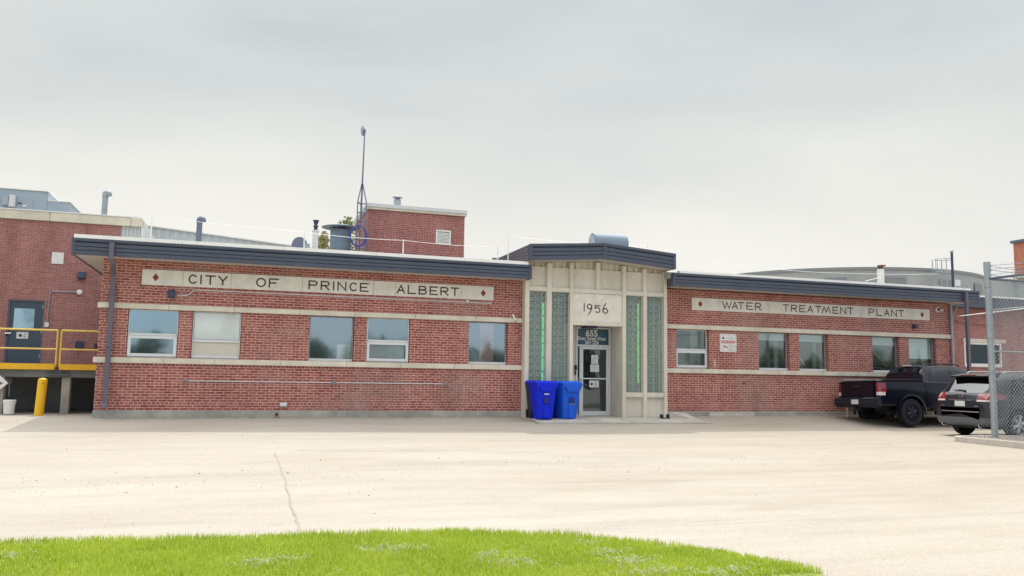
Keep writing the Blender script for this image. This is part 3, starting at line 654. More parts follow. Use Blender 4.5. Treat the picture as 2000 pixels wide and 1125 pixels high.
# glass block windows
rr = random.Random(5)
for i, (a, b) in enumerate(bays):
    zb, zt = zl1, zc0; mb = MB(); z = zb; off = [.02, .06, .09, .09][i]
    xsb = [a]+[x for x in (a+off+.195*k for k in range(0, 5)) if a+.04 < x < b-.04]+[b]
    gm = MB(); frame_rect(gm, a, b, zb, zt, YE+.12, YE+.16, .012); gw = gm.build('glass_block_window', 'block mortar', B)
    while z < zt-.02:
        z2 = min(z+.195, zt)
        for xa, xb in zip(xsb[:-1], xsb[1:]):
            e = .007; d = rr.uniform(0, .006); yy = YE+.125
            mb.add([(xa+e, yy+.02, z+e), (xb-e, yy+.02, z+e), (xb-e, yy+.02, z2-e), (xa+e, yy+.02, z2-e), (xa+e+.022, yy-d, z+e+.022), (xb-e-.022, yy+rr.uniform(0, .004), z+e+.022), (xb-e-.022, yy-d, z2-e-.022), (xa+e+.022, yy, z2-e-.022)],
                   [(4, 5, 6, 7), (0, 1, 5, 4), (1, 2, 6, 5), (2, 3, 7, 6), (3, 0, 4, 7)])
        z = z2
    mb.build('glass_blocks', 'glass block', gw, label=None)
    mb = MB()
    for xa in xsb[1:-1]: mb.box(xa-.006, xa+.006, YE+.135, YE+.15, zb, zt)
    z = zb+.195
    while z < zt-.02: mb.box(a, b, YE+.137, YE+.149, z-.005, z+.005); z += .195
    mb.build('mortar_grid', 'block mortar', gw)
    if i in (0, 2):
        xc = X(1059 if i == 0 else 1245.5, YE+.3, 700); z0 = Z(1060, 752, YE+.3) if i == 0 else Z(1245, 748, YE+.3); z1 = Z(1060, 597, YE+.3) if i == 0 else Z(1245, 608, YE+.3)
        mb = MB(); z = max(z0, zb+.05)
        while z < z1-.1: mb.tube([(xc, YE+.26, z), (xc, YE+.26, z+.37)], .03 if i == 0 else .023, 8); z += .4
        mb.build('light_tube', 'teal tube' if i == 0 else 'green tube', gw)
# gable canopy
CY = -.75; CX0, CX1 = X(1034.2, CY, 500), X(1319.5, CY, 510)
cz = lambda x, z: z+.170*(1-abs(x-(CX0+CX1)/2)/((CX1-CX0)/2))
mid = (CX0+CX1)/2
prof = fascia_profile(CY, 0, .463)
mb = MB()
for a, b in ((CX0, mid), (mid, CX1)):
    n_ = len(prof); va = [(a, y, z+cz(a, 4.575)) for y, z in prof]; vb = [(b, y, z+cz(b, 4.575)) for y, z in prof]
    mb.add(va+vb, [tuple(range(n_))[::-1], tuple(range(n_, 2*n_))]+[(i, (i+1) % n_, n_+(i+1) % n_, n_+i) for i in range(n_)])
for xx in (CX0-.003, mid-.045, CX1-.087): 
    zz = cz(xx+.045, 4.575); mb.box(xx, xx+.09, CY-.024, CY+.05, zz-.004, zz+.42)
mb.build('canopy_fascia', 'blue metal', B)
for x0, x1 in ((CX0, CX0+.05), (CX1-.05, CX1)):
    mb = MB(); y = CY+.052
    mb.box(x0, x1, y, 3.1, 4.575, 5.03)
    for k in range(6): mb.box(x0-.02, x1+.02, y, 3.1, 4.60+.075*k, 4.64+.075*k)
    mb.build('canopy_fascia', 'purple metal', B)
mb = MB()
for a, b in ((CX0+.05, mid), (mid, CX1-.05)):
    for dz, t in ((4.58, .02), (4.99, .04)):
        mb.add([(a, CY+.052, cz(a, dz)), (b, CY+.052, cz(b, dz)), (b, 3.0, cz(b, dz)), (a, 3.0, cz(a, dz)), (a, CY+.052, cz(a, dz)+t), (b, CY+.052, cz(b, dz)+t), (b, 3.0, cz(b, dz)+t), (a, 3.0, cz(a, dz)+t)],
               [(3, 2, 1, 0), (4, 5, 6, 7), (0, 1, 5, 4), (1, 2, 6, 5), (2, 3, 7, 6), (3, 0, 4, 7)])
mb.build('canopy_roof', 'soffit', B)
bx(CX0+.06, CX1-.06, 3.0, 3.1, 4.5, 5.15).build('canopy_fascia', 'purple metal', B)
# left end of the right-hand roof edge, dropping beside the entrance
# door set
D = MB(); qd = lambda u: X(960+u/2.813, DY, 700)
zt0, zt1 = 2.265, 2.82
frame_rect(D, dl+.001, dr_-.001, .215, 2.845, DY-.04, DY+.04, .045, .02)
D.box(dl+.046, dr_-.046, DY-.035, DY+.035, zt0, zt0+.055); xm = qd(485.5); D.box(xm-.02, xm+.02, DY-.03, DY+.03, .235, zt0)
door = D.build('door_frame', 'white aluminium', B, bevel=.004)
P_('transom blue', (.035, .095, .145), .3)
bx(dl+.047, dr_-.047, DY, DY+.012, zt0+.056, 2.799).build('transom_pane', 'transom blue', door)
cx = X(1157, DY, 655)
tz = lambda v: Z(1155, 630+v/22.5, DY)
text_mesh('655', .27, 'white paint', door, (X(1155.6, DY, 655), DY-.004, tz(605)), thick=.002, bold=.006, width=X(1167.3, DY)-X(1144.2, DY), label='white numerals reading 655')
text_mesh('River Street West', .15, 'white paint', door, (X(1155.8, DY, 655), DY-.004, tz(775)), thick=.001, bold=.003, width=X(1183.3, DY)-X(1128.3, DY), label='white lettering reading River Street West')
text_mesh('S6V 2Z6', .15, 'white paint', door, (X(1156, DY, 655), DY-.004, tz(955)), thick=.001, bold=.003, width=X(1169.3, DY)-X(1143, DY), label='white lettering reading S6V 2Z6')
bx(dl+.046, xm-.02, DY, DY+.006, .24, zt0).build('side_pane', 'door glass', door)
x0, x1 = xm+.022, dr_-.048
mb = MB(); frame_rect(mb, x0, x1, .225, zt0-.006, DY-.028, DY+.02, .075, .12); mb.box(x0+.075, x1-.075, DY-.028, DY+.0, 1.29, 1.33)
leaf = mb.build('door', 'white aluminium', door, bevel=.004)
bx(x0+.075, x1-.075, DY+.005, DY+.011, .345, 1.29).build('pane', 'door glass', leaf); bx(x0+.075, x1-.075, DY+.005, DY+.011, 1.33, zt0-.081).build('pane', 'door glass', leaf)
mb = bx(x0-.01, x0+.045, DY-.07, DY-.03, .98, 1.33); mb.box(x0+.0, x0+.03, DY-.1, DY-.07, 1.0, 1.30); mb.build('handle', 'white aluminium', leaf, bevel=.006)
def notice(u0, u1, v0, v1, mat, lines, nm='notice', ic=False):
    a, b = qd(u0), qd(u1); zz1, zz0 = Z(960+u0/2.813, 440+v0/2.813, DY), Z(960+u0/2.813, 440+v1/2.813, DY)
    n = bx(a, b, DY-.004, DY+.003, zz0, zz1).build(nm, mat, leaf)
    mb = MB(); rr = random.Random(int(u0)); h = zz1-zz0
    for k in range(lines):
        z = zz1-h*(.3+.62*k/max(1, lines-1)) if not ic else zz1-h*(.22+.6*k/max(1, lines-1)); xa = a+(b-a)*(.12 if not ic else .45); mb.box(xa, xa+(b-a)*rr.uniform(.35, .78 if not ic else .48), DY-.0055, DY-.0042, z-.004, z+.004)
    if ic: mb.lathe([(.042, 0), (.042, .0015)], (a+(b-a)*.24, DY-.0065, (zz0+zz1)/2), 'y', 16); mb.box(a+.004, b-.004, DY-.0052, DY-.0042, zz0+.004, zz0+.009)
    else: mb.lathe([(.018, 0), (.018, .0015)], ((a+b)/2, DY-.0060, zz1-h*.14), 'y', 10)
    mb.build('print', 'grey ink' if not ic else 'ink', n)
notice(548, 585, 712, 762, 'paper', 8); notice(543, 590, 765, 805, 'paper', 5); notice(538, 590, 853, 891, 'white paint', 5, 'notice', True)
bx(qd(455), qd(465), DY-.09, DY-.001, Z(1123, 713, DY), Z(1123, 723, DY)).build('card_reader', 'black', B, bevel=.01)
bx(qd(456), qd(463), DY-.05, DY-.001, Z(1123, 725, DY), Z(1123, 732, DY)).build('door_bell', 'black', B, bevel=.005)
bx(X(1143, .2, 640), X(1165, .2, 640), .1, .5, 2.80, 2.858).build('door_light', 'navy fixture', B, bevel=.01)

# downspouts belonging to the building
mb = MB()
for pts in ([(218, 474), (218, 513), (224.5, 535), (203, 775), (200, 782)],):
    zz = [onY(p[0], p[1], y) for p, y in zip(pts, (-.70, -.70, -.12, -.12, -.22))]
x_ = (onY(224.5, 535, -.12).x+onY(204, 770, -.12).x)/2
wd = .055
def sq(mb, path, w=.055, d=.045):
    for p, q2 in zip(path[:-1], path[1:]):
        p, q2 = Vector(p), Vector(q2); mb.add([(p.x-w, p.y-d, p.z), (p.x+w, p.y-d, p.z), (p.x+w, p.y+d, p.z), (p.x-w, p.y+d, p.z), (q2.x-w, q2.y-d, q2.z), (q2.x+w, q2.y-d, q2.z), (q2.x+w, q2.y+d, q2.z), (q2.x-w, q2.y+d, q2.z)],
            [(0, 1, 2, 3), (7, 6, 5, 4), (0, 4, 5, 1), (1, 5, 6, 2), (2, 6, 7, 3), (3, 7, 4, 0)])
xa = X(218, -.68, 490)
ds = MB(); sq(ds, [(xa, -.68, 4.38), (xa, -.68, 3.98), (xa+.04, -.60, 3.86), (x_, -.13, 3.66), (x_, -.13, .55), (x_-.0, -.15, .5), (x_-.03, -.30, .44)])
for z in (3.2, 1.9): ds.box(x_-.075, x_+.075, -.19, -.056, z, z+.03)
ds.build('downspout', 'purple metal', B)
xb = X(1890, -.68, 650)
ds = MB(); sq(ds, [(xb, -.68, 4.42), (xb, -.68, .15)], .05, .045); ds.build('downspout', 'purple metal', B)
xp = X(1860, -.08, 650)
mb = MB().tube([(xp, -.06, 4.06), (xp, -.06, .2)], .042, 10)
for z in (3.75, 2.9, 2.0, 1.2): mb.tube([(xp, -.06, z), (xp, -.06, z+.03)], .052, 10)
mb.tube([(xp+.05, -.06, 3.6), (xp+.16, -.12, 3.85), (xp+.2, -.2, 4.06)], .018, 6); mb.build('drain_pipe', 'galvanised', B, smooth=True)

# things fixed to the facade --------------------------------------------------
def wall_outlets():
    zc = Z(500, 745.5, 0)
    xs_ = [X(362.5, 0, 744), X(652, 0, 746), X(870.5, 0, 747)]
    t = thing('block_heater_conduit', 'thin metal conduit with three outlet boxes along the lower brick wall', 'conduit', (xs_[1], 0, zc))
    MB().tube([(xs_[0], -.02, zc), (xs_[2], -.02, zc)], .011, 6).build('pipe', 'white aluminium', t)
    for x in xs_:
        o = bx(x-.06, x+.06, -.07, -.001, zc-.035, zc+.035).build('outlet_box', 'galvanised', t, bevel=.006)
        mb = bx(x-.045, x-.008, -.078, -.071, zc-.02, zc+.02); mb.box(x+.008, x+.045, -.078, -.071, zc-.02, zc+.02); mb.build('socket_cover', 'dusty plastic', o)
wall_outlets()
def wall_light(px, py, Y, label, w=.16, h=.2, group='dark wall lights', armp=None):
    c = onY(px, py, Y)
    t = thing('wall_light', label, 'wall light', c, group)
    MB().prism([(Y-.02, c.z+h*.5), (Y-.13, c.z+h*.35), (Y-.17, c.z-h*.35), (Y-.15, c.z-h*.5), (Y-.02, c.z-h*.5)], 'x', c.x-w/2, c.x+w/2).build('housing', 'navy fixture', t, bevel=.008)
    bx(c.x-w*.4, c.x+w*.4, Y-.0195, Y-.001, c.z-h*.4, c.z+h*.4).build('back_plate', 'dusty plastic', t)
    bx(c.x-w*.38, c.x+w*.38, Y-.14, Y-.05, c.z-h*.5-.012, c.z-h*.5-.001).build('lens', 'car glass', t)
wall_light(335.5, 574.5, 0, 'dark box wall light under the lettering panel with pale conduit beside it')
wall_light(1784, 637, 0, 'small dark wall light under the right end of the right lettering panel', .14, .13)
wall_light(160, 538, 8, 'dark wall light high on the windowless annex wall left of the gutter pipe', .22, .24)
c = onY(346, 576.5, 0); zpan = 3.45
pts = [(346, 577), (366, 577), (372, 573), (380, 566.5)]
path = [Vector((X(a, 0, b), -.02, Z(a, b, 0))) for a, b in pts]; path += [Vector((X(500, 0, 570), -.02, path[-1].z-.0)), Vector((X(960, 0, 586), -.02, path[-1].z-.01))]
setp(MB().tube(path, .011, 6).build('light_conduit', 'white aluminium'), 'pale thin conduit running from the wall light under the left lettering panel', 'conduit')
c = onY(912, 588, 0); setp(bx(c.x-.045, c.x+.045, -.07, -.001, c.z-.02, c.z+.02).build('junction_box', 'white paint', bevel=.006), 'tiny white box just below the right end of the left lettering panel', 'junction box')
c = onY(553.5, 790, 0); t = thing('outlet_cover', 'small white weatherproof outlet cover low on the brick near the foundation', 'outlet cover', c)
bx(c.x-.085, c.x+.085, -.05, -.001, c.z-.05, c.z+.05).build('cover', 'white paint', t, bevel=.008); bx(c.x-.06, c.x+.06, -.056, -.0505, c.z-.03, c.z+.03).build('flap', 'paper', t)
c = onY(540, 814, -.02); setp(MB().tube([(c.x, -.02, .28), (c.x, -.10, .27)], .045, 10).build('drain_stub', 'rust'), 'rusty pipe stub sticking from the concrete foundation', 'pipe stub')
def cam_(px, py, label, dome):
    c = onY(px, py, 0); t = thing('security_camera', label, 'camera', c, 'white security cameras')
    if dome:
        MB().lathe([(.085, -.001), (.09, -.03), (.085, -.06), (.05, -.075)], (c.x, 0, c.z), 'y', 20).build('base', 'white paint', t, smooth=True)
        MB().lathe([(.05, -.0755), (.045, -.10), (.02, -.12)], (c.x, 0, c.z), 'y', 16).build('lens', 'black', t, smooth=True)
        MB().tube([(c.x+.05, -.04, c.z-.01), (c.x+.17, -.10, c.z-.02)], .035, 10).build('visor', 'white paint', t)
    else:
        MB().tube([(c.x-.02, -.03, c.z+.08), (c.x+.03, -.12, c.z-.08)], .028, 10).build('body', 'white paint', t, smooth=True)
        MB().tube([(c.x+.03, -.121, c.z-.081), (c.x+.034, -.128, c.z-.092)], .022, 10).build('lens', 'black', t); bx(c.x-.05, c.x+.0, -.03, -.001, c.z+.06, c.z+.12).build('bracket', 'white paint', t)
cam_(1829.5, 605, 'white round security camera beside the WATER TREATMENT PLANT panel', True)
cam_(1003, 622, 'small white tube security camera on the stone band left of the entrance', False)
c = onY(1395, 709, 0); setp(MB().tube([(c.x, -.03, c.z-.11), (c.x, -.03, c.z+.1)], .012, 6).build('vent_rod', 'white paint'), 'short white rod on the brick below the NOTICE sign', 'rod')
c = onY(1453, 748, 0); bx(c.x-.05, c.x+.04, -.012, -.0005, c.z-.03, c.z+.025).build('spalled_brick', 'rust', B, bevel=.008)
# notice sign
c0, c1_ = onY(1406, 651.5, -.02), onY(1438.7, 688, -.02)
x0, x1, z1, z0 = c0.x, c1_.x, c0.z, c1_.z+.0
sg = thing('notice_sign', 'white video surveillance sign with red NOTICE bar on the brick wall', 'sign', ((x0+x1)/2, 0, z0))
def rrect(x0, x1, z0, z1, r, n=5):
    P = []
    for cx_, cz_, a in ((x1-r, z0+r, -90), (x1-r, z1-r, 0), (x0+r, z1-r, 90), (x0+r, z0+r, 180)): P += [(cx_+r*math.cos(R(a+90*i/n)), cz_+r*math.sin(R(a+90*i/n))) for i in range(n+1)]
    return P
MB().prism(rrect(x0, x1, z0, z1, .045), 'y', -.02, -.001).build('board', 'white paint', sg)
mb = MB(); g = .025
for a in (0, .004):
    pass
P0, P1 = rrect(x0+g, x1-g, z0+g, z1-g, .03), rrect(x0+g+.005, x1-g-.005, z0+g+.005, z1-g-.005, .026); n_ = len(P0)
mb.add([(p[0], -.0215, p[1]) for p in P0]+[(p[0], -.0215, p[1]) for p in P1], [(i, (i+1) % n_, n_+(i+1) % n_, n_+i) for i in range(n_)]); mb.build('border_line', 'ink', sg)
w_, h_ = x1-x0, z1-z0; fx = lambda t: x0+w_*t; fz = lambda t: z1-h_*t
bx(fx(.10), fx(.90), -.022, -.0205, fz(.52), fz(.36)).build('red_bar', 'sign red', sg)
text_mesh('NOTICE', .1, 'white paint', sg, (fx(.5), -.0235, fz(.495)), width=w_*.70, bold=.002, thick=.0008, label='white letters reading NOTICE')
text_mesh('City of', .042, 'grey ink', sg, (fx(.64), -.0215, fz(.19)), thick=.0005); text_mesh('Prince Albert', .05, 'ink', sg, (fx(.63), -.0215, fz(.28)), width=w_*.52, thick=.0005, label='dark lettering reading Prince Albert')
for k, s_ in enumerate(('THIS AREA IS', 'UNDER 24 HOUR', 'VIDEO', 'SURVEILLANCE')): text_mesh(s_, .036, 'ink', sg, (fx(.69), -.0215, fz(.63+.09*k)), thick=.0005, label='small dark letters reading '+s_)
mb = MB(); xc, zc = fx(.20), fz(.28)
mb.add([(xc-.035, -.0215, zc), (xc+.035, -.0215, zc), (xc+.045, -.0215, zc+.03), (xc, -.0215, zc+.075), (xc-.045, -.0215, zc+.03), (xc-.035, -.0225, zc), (xc+.035, -.0225, zc), (xc+.045, -.0225, zc+.03), (xc, -.0225, zc+.075), (xc-.045, -.0225, zc+.03)], [(0, 1, 2, 3, 4), (9, 8, 7, 6, 5)])
mb.build('crest', 'ink', sg)
mb = MB(); a = Vector((fx(.17), fz(.66))); b = Vector((fx(.46), fz(.77))); t_ = (b-a).normalized(); nn = Vector((-t_.y, t_.x))*.018
mb.add([(p.x, -.0225, p.y) for p in (a+nn, b+nn, b-nn, a-nn)], [(0, 1, 2, 3)]); mb.box(fx(.10), fx(.26), -.0222, -.0212, fz(.825), fz(.81)); mb.box(fx(.10), fx(.12), -.0222, -.0212, fz(.85), fz(.79)); mb.build('camera_symbol', 'sign red', sg)

# ------------------------------------------------------------------ entrance slab and ramp kerb
mb = MB(); pts = [onZ(1052, 824, .10), onZ(1352, 826, .12)]
sl_ = MB(); sp_ = [(7.62, -.25), (7.62, -.95), (7.62, -1.38), (12.9, -1.45), (12.7, -.95), (12.3, -.25), (12.2, .6), (7.7, .6)]; sz_ = [.2, .2, .13, .115, .2, .2, .2, .2]
sl_.add([(a, b, c) for (a, b), c in zip(sp_, sz_)]+[(a, b, -.1) for a, b in sp_], [(0, 1, 4, 5), (1, 2, 3, 4), (0, 5, 6, 7), (15, 14, 13, 12, 11, 10, 9, 8)]+[(i, (i+1) % 8, 8+(i+1) % 8, 8+i) for i in range(8)])
setp(sl_.build('entrance_slab', 'slab concrete', bevel=.008), kind='structure')
mb = MB(); mb.add([(12.16, -.28, .1), (12.16, -.06, .1), (12.95, -.06, .1), (13.1, -.75, .05), (12.95, -.92, .05), (12.16, -.28, .36), (12.16, -.06, .36), (12.85, -.06, .34), (12.95, -.72, .12), (12.86, -.86, .12)], [(0, 1, 6, 5), (1, 2, 7, 6), (2, 3, 8, 7), (3, 4, 9, 8), (4, 0, 5, 9), (5, 6, 7, 8, 9), (4, 3, 2, 1, 0)])
setp(mb.build('ramp_kerb', 'kerb concrete', bevel=.01), kind='structure')
setp(bx(13.6, 15.2, -.16, -.021, .1, .34).build('kerb_block', 'kerb concrete', bevel=.012), kind='structure')

# bins -------------------------------------------------------------------------
def bin_(x, y, z, rz, lab, body, lid, sy=1., group='wheeled recycling bins'):
    t = thing('wheelie_bin', lab, 'bin', (0, 0, 0), group)
    w, d, h = .30, .34, .94
    mb = MB()
    lev = [(0, .74), (.12, .80), (.55, .92), (h-.12, 1.0), (h-.12, 1.05), (h, 1.06)]; n = 4
    def ring(s, zz, k=.07):
        P = []
        for cx_, cy_, a in ((w*s-k, -d*s+k, -90), (w*s-k, d*s-k, 0), (-w*s+k, d*s-k, 90), (-w*s+k, -d*s+k, 180)): P += [(cx_+k*math.cos(R(a+90*i/n)), cy_+k*math.sin(R(a+90*i/n)), zz) for i in range(n+1)]
        return P
    vs = []; rings = [ring(s, zz) for zz, s in lev]; N = len(rings[0])
    for r_ in rings: vs += r_
    mb.add(vs, [tuple(range(N))[::-1], tuple(range((len(lev)-1)*N, len(lev)*N))]+[(i*N+j, i*N+(j+1) % N, (i+1)*N+(j+1) % N, (i+1)*N+j) for i in range(len(lev)-1) for j in range(N)])
    bo = mb.build('body', body, t, smooth=True)
    mb = MB(); vs = []
    for zz, s in ((h+.001, 1.10), (h+.035, 1.12), (h+.07, 1.06), (h+.095, .9)): vs += [(a, b, c_) for a, b, c_ in ring(s, zz, .09)]
    mb.add(vs, [tuple(range(N))[::-1], tuple(range(3*N, 4*N))]+[(i*N+j, i*N+(j+1) % N, (i+1)*N+(j+1) % N, (i+1)*N+j) for i in range(3) for j in range(N)])
    # drooping front flange with its trapezoid notch
    mb.prism([(-.31, h+.03), (.31, h+.03), (.31, h-.07), (.22, h-.08), (.16, h-.19), (-.16, h-.19), (-.22, h-.08), (-.31, h-.07)], 'y', -d*1.13, -d*1.075)
    mb.build('lid', lid, t, bevel=0, smooth=True)
    P = 'dark plastic'
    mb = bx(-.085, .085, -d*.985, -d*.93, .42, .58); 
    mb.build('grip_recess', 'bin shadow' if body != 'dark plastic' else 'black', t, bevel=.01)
    bx(-.09, .09, -d*.965, -d*.93, .40, .415).build('lift_bar', 'galvanised' if body == 'blue plastic' else body, t)
    bx(-.095, .095, -d*.90, -d*.72, .03, .40).build('front_rib', body, t, bevel=.01)
    for s in (-1, 1): MB().lathe([(.05, -.03), (.12, -.025), (.12, .025), (.05, .03)], (s*.25, d*.82, .118), 'x', 20).build('wheel', 'black', t)
    MB().tube([(-.2, d+.06, h-.02), (.2, d+.06, h-.02)], .018, 8).build('handle', body, t)
    mb = bx(-.07, .07, -d*1.03, -d*.99, .66, .69) if body == 'blue plastic dark' else None
    if mb: mb.build('white_marking', 'paper', t)
    t.location = (x, y, z); t.rotation_euler = (0, 0, rz); t.scale = (1, sy, 1); return t
bin_(X(1060, -.90, 780), -.88, .201, R(3), 'deep blue wheelie bin with white marking, nearest the brick wall', 'blue plastic dark', 'blue plastic dark', .85)
bin_(X(1103.5, -.72, 780), -.74, .201, R(12), 'lighter blue wheelie bin beside the glass entrance door', 'blue plastic', 'blue plastic')
bin_(X(1049.5, -.44, 780), -.445, .201, 0, 'dark bin with blue lid standing behind the deep blue bin', 'dark plastic', 'blue plastic dark', .48)
# boot scraper
c = onZ(1297.5, 818, .19); t = thing('boot_scraper', 'small black boot scraper on the step at the right foot of the entrance', 'boot scraper', c)
bx(c.x-.13, c.x+.13, c.y-.12, c.y+.06, c.z-.0, c.z+.035).build('tray', 'black', t, bevel=.006)
for s in (-1, 1): bx(c.x+s*.1-.025, c.x+s*.1+.025, c.y-.1, c.y+.05, c.z+.036, c.z+.13).build('brush', 'black', t, bevel=.01)
# standpipe at the wall under the truck tail
c = onY(1655, 800, -.35); t = thing('standpipe', 'thin white standpipe by the foundation behind the black pickup', 'pipe', (c.x, -.35, .2))
MB().tube([(c.x, -.35, .14), (c.x, -.35, .62)], .03, 10).build('pipe', 'white paint', t); MB().lathe([(.04, 0), (.04, .04), (.02, .06)], (c.x, -.35, .621), 'z', 12).build('cap', 'galvanised', t)

# ------------------------------------------------------------------ annex, dock
YA = 8.
AX1 = X(232, YA, 500)
A = thing('brick_annex', 'taller brick block at the left edge with stone coping and navy service door', 'building', (AX1, YA, 0))
ztop = 6.20
dx1 = X(84.5, YA, 640); dx0 = dx1-1.05; dz1 = Z(83, 587, YA); dz0 = 1.48
mb = MB(); grid_wall(mb, -16, AX1, 0, ztop, [(dx0, dx1, dz0, dz1)], YA, YA+.3); mb.box(AX1-.3, AX1, YA+.301, 18, 0, ztop); mb.build('wall', 'annex brick', A)
mb = MB(); x = -16
while x < -3.5: mb.box(x+.004, min(x+2.45, X(278, YA, 430))-.004, YA-.06, YA+.4, ztop+.001, 6.50); x += 2.45
cop = mb.build('coping', 'stone', A, bevel=.01)
bx(-16, X(278, YA, 430), YA-.08, YA+.42, 6.502, 6.535).build('coping_flashing', 'pale flashing', cop)
bx(-16, AX1-.3, YA+.42, 18, 6.3, 6.4).build('roof', 'roof gravel', A)
mb = MB(); x = AX1+.002; k = 0
while x < X(276, YA, 440)-.02: mb.box(x, x+.06, YA+(.03 if k % 2 else .055), YA+.12, 4.3, ztop); x += .0605; k += 1
mb.build('metal_siding', 'siding', A)
bx(X(276, YA, 440), X(279, YA, 440)+.02, YA-.0, YA+.1, 4.3, ztop).build('corner_trim', 'white paint', A)
bx(X(277, YA, 440), X(279, YA, 440)+.02, YA+.11, 14., 4.3, 6.45).build('side_wall', 'siding', A)
dr = MB(); frame_rect(dr, dx0, dx1, dz0, dz1, YA+.02, YA+.1, .05); df = dr.build('door_frame', 'dark frame', A)
dmb = bx(dx0+.052, dx1-.052, YA+.05, YA+.095, dz0+.01, dz1-.052); dd = dmb.build('service_door', 'door navy', A)
# its window, handle and notice
wx0, wx1 = X(26.5, YA, 620), X(66.5, YA, 620); bx(wx0, wx1, YA+.04, YA+.049, Z(40, 643, YA), Z(40, 602, YA)).build('pane', 'window glass', dd)
bx(wx0-.001, wx1+.001, YA+.0495, YA+.0499, Z(40, 643, YA), Z(40, 602, YA)).build('pane_backing', 'galvanised', dd)
c = onY(15, 651, YA); mb = bx(c.x-.09, c.x-.02, YA+.02, YA+.05, c.z-.1, c.z+.08); mb.tube([(c.x-.05, YA-.02, c.z), (c.x+.1, YA-.02, c.z)], .025, 8); mb.tube([(c.x-.05, YA+.03, c.z), (c.x-.05, YA-.03, c.z)], .03, 8); mb.build('handle', 'chrome', dd)
a, b = onY(31, 661, YA), onY(55, 649, YA); nn_ = bx(a.x, b.x, YA+.04, YA+.0495, a.z, b.z).build('notice', 'white paint', dd)
mb = MB().lathe([(.05, 0), (.05, .003)], (a.x+.11, YA+.035, (a.z+b.z)/2), 'y', 16)
for k in range(4): mb.box(a.x+.2, b.x-.04-.02*(k % 2), YA+.037, YA+.039, b.z-.05-.04*k, b.z-.04-.04*k)
mb.build('print', 'ink', nn_)
for z in (1.7, 2.5, 3.3): bx(dx1-.075, dx1-.05, YA+.03, YA+.05, z, z+.12).build('hinge', 'galvanised', dd)
a, b = onY(100.5, 515, YA), onY(125.5, 494, YA); setp(bx(a.x, b.x, YA-.03, YA-.001, a.z, b.z).build('blank_panel', 'white paint', bevel=.006), 'square blank white panel on the annex brick wall', 'panel')
a, b = onY(147, 680, YA), onY(163, 667, YA); setp(bx(a.x, b.x, YA-.08, YA-.001, a.z, b.z).build('meter_box', 'navy fixture', bevel=.01), 'small dark meter box low on the annex wall behind the yellow railing', 'box')
c = onY(156, 571, YA); t = thing('alarm_bell', 'round white alarm bell on bent conduit right of the navy door', 'alarm bell', c)
MB().lathe([(.02, -.001), (.085, -.02), (.085, -.06), (.05, -.075)], (c.x, YA, c.z), 'y', 20).build('bell', 'white paint', t, smooth=True)
e = onY(92, 630, YA); MB().tube([(c.x-.08, YA-.025, c.z), (X(104, YA, 569), YA-.025, Z(104, 569, YA)), (X(98, YA, 573), YA-.025, Z(98, 573, YA)), (e.x, YA-.025, e.z)], .016, 6).build('conduit', 'galvanised', t)
bx(e.x-.06, e.x+.06, YA-.06, YA-.001, e.z-.15, e.z+.0).build('push_box', 'white paint', t, bevel=.006)
c = onY(187, 674, YA); setp(bx(c.x-.04, c.x+.03, YA-.1, YA-.001, c.z-.09, c.z+.05).build('hose_tap', 'navy fixture', bevel=.01), 'small dark tap on the annex wall tight beside the building corner', 'tap')

YD = 2.
Dk = thing('loading_dock', 'raised concrete loading dock with yellow edge between annex and main building', 'loading dock', (-4.4, YD, .2))
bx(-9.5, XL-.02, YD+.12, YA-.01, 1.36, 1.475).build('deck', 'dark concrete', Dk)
gapL, gapR = X(106.5, YD, 716), X(115.5, YD, 716)
bx(-9.5, gapL, YD, YD+.118, 1.325, 1.48).build('yellow_edge', 'yellow paint', Dk, bevel=.008); bx(gapR, XL-.02, YD, YD+.118, 1.325, 1.478).build('yellow_edge', 'yellow paint', Dk, bevel=.008)
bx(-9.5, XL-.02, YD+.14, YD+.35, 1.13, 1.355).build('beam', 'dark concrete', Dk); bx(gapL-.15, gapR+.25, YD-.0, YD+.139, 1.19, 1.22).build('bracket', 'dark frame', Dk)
for a_, b_ in ((117.5, 134.5), (-16, 5)):
    xa, xb = X(a_, YD+.1, 780), X(b_, YD+.1, 780); bx(xa, xb, YD+.13, YD+.36, .1, 1.129).build('pillar', 'concrete', Dk, bevel=.01)
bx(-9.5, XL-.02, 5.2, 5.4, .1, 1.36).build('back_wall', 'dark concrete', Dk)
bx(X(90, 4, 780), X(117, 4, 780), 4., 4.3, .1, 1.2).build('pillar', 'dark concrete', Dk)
def rail(xa, xb, lab, posts):
    t = thing('dock_railing', lab, 'railing', ((xa+xb)/2, YD+.05, 1.48), 'yellow railings along the dock')
    y = YD+.05; zt, zm = 2.36, 1.865
    MB().tube([(xa, y, zt), (xb, y, zt)], .024, 8).build('top_rail', 'pale yellow paint', t, smooth=True)
    MB().tube([(xa, y, zm), (xb, y, zm)], .02, 8).build('mid_rail', 'pale yellow paint', t, smooth=True)
    for x in posts: MB().tube([(x, y, 1.40), (x, y, zt)], .023, 8).build('post', 'pale yellow paint', t, smooth=True)
rail(-8.9, X(111, YD+.05, 680), 'yellow pipe railing in front of the navy service door', (-8.9, -7.2, X(111, YD+.05, 680)))
rail(X(118.5, YD+.05, 680), XL-.03, 'short yellow pipe railing between the dock gap and the brick corner', (X(118.5, YD+.05, 680), XL-.05))
c = onY(74.5, 814, 1.2); t = thing('bollard', 'yellow round-topped steel bollard leaning slightly in front of the dock', 'bollard', (c.x, 1.2, .15))
MB().lathe([(.108, -.05), (.108, .90), (.100, .935), (.07, .96), (.03, .97)], (c.x+.008, 1.2, .15), 'z', 24).build('post', 'yellow paint', t, smooth=True)
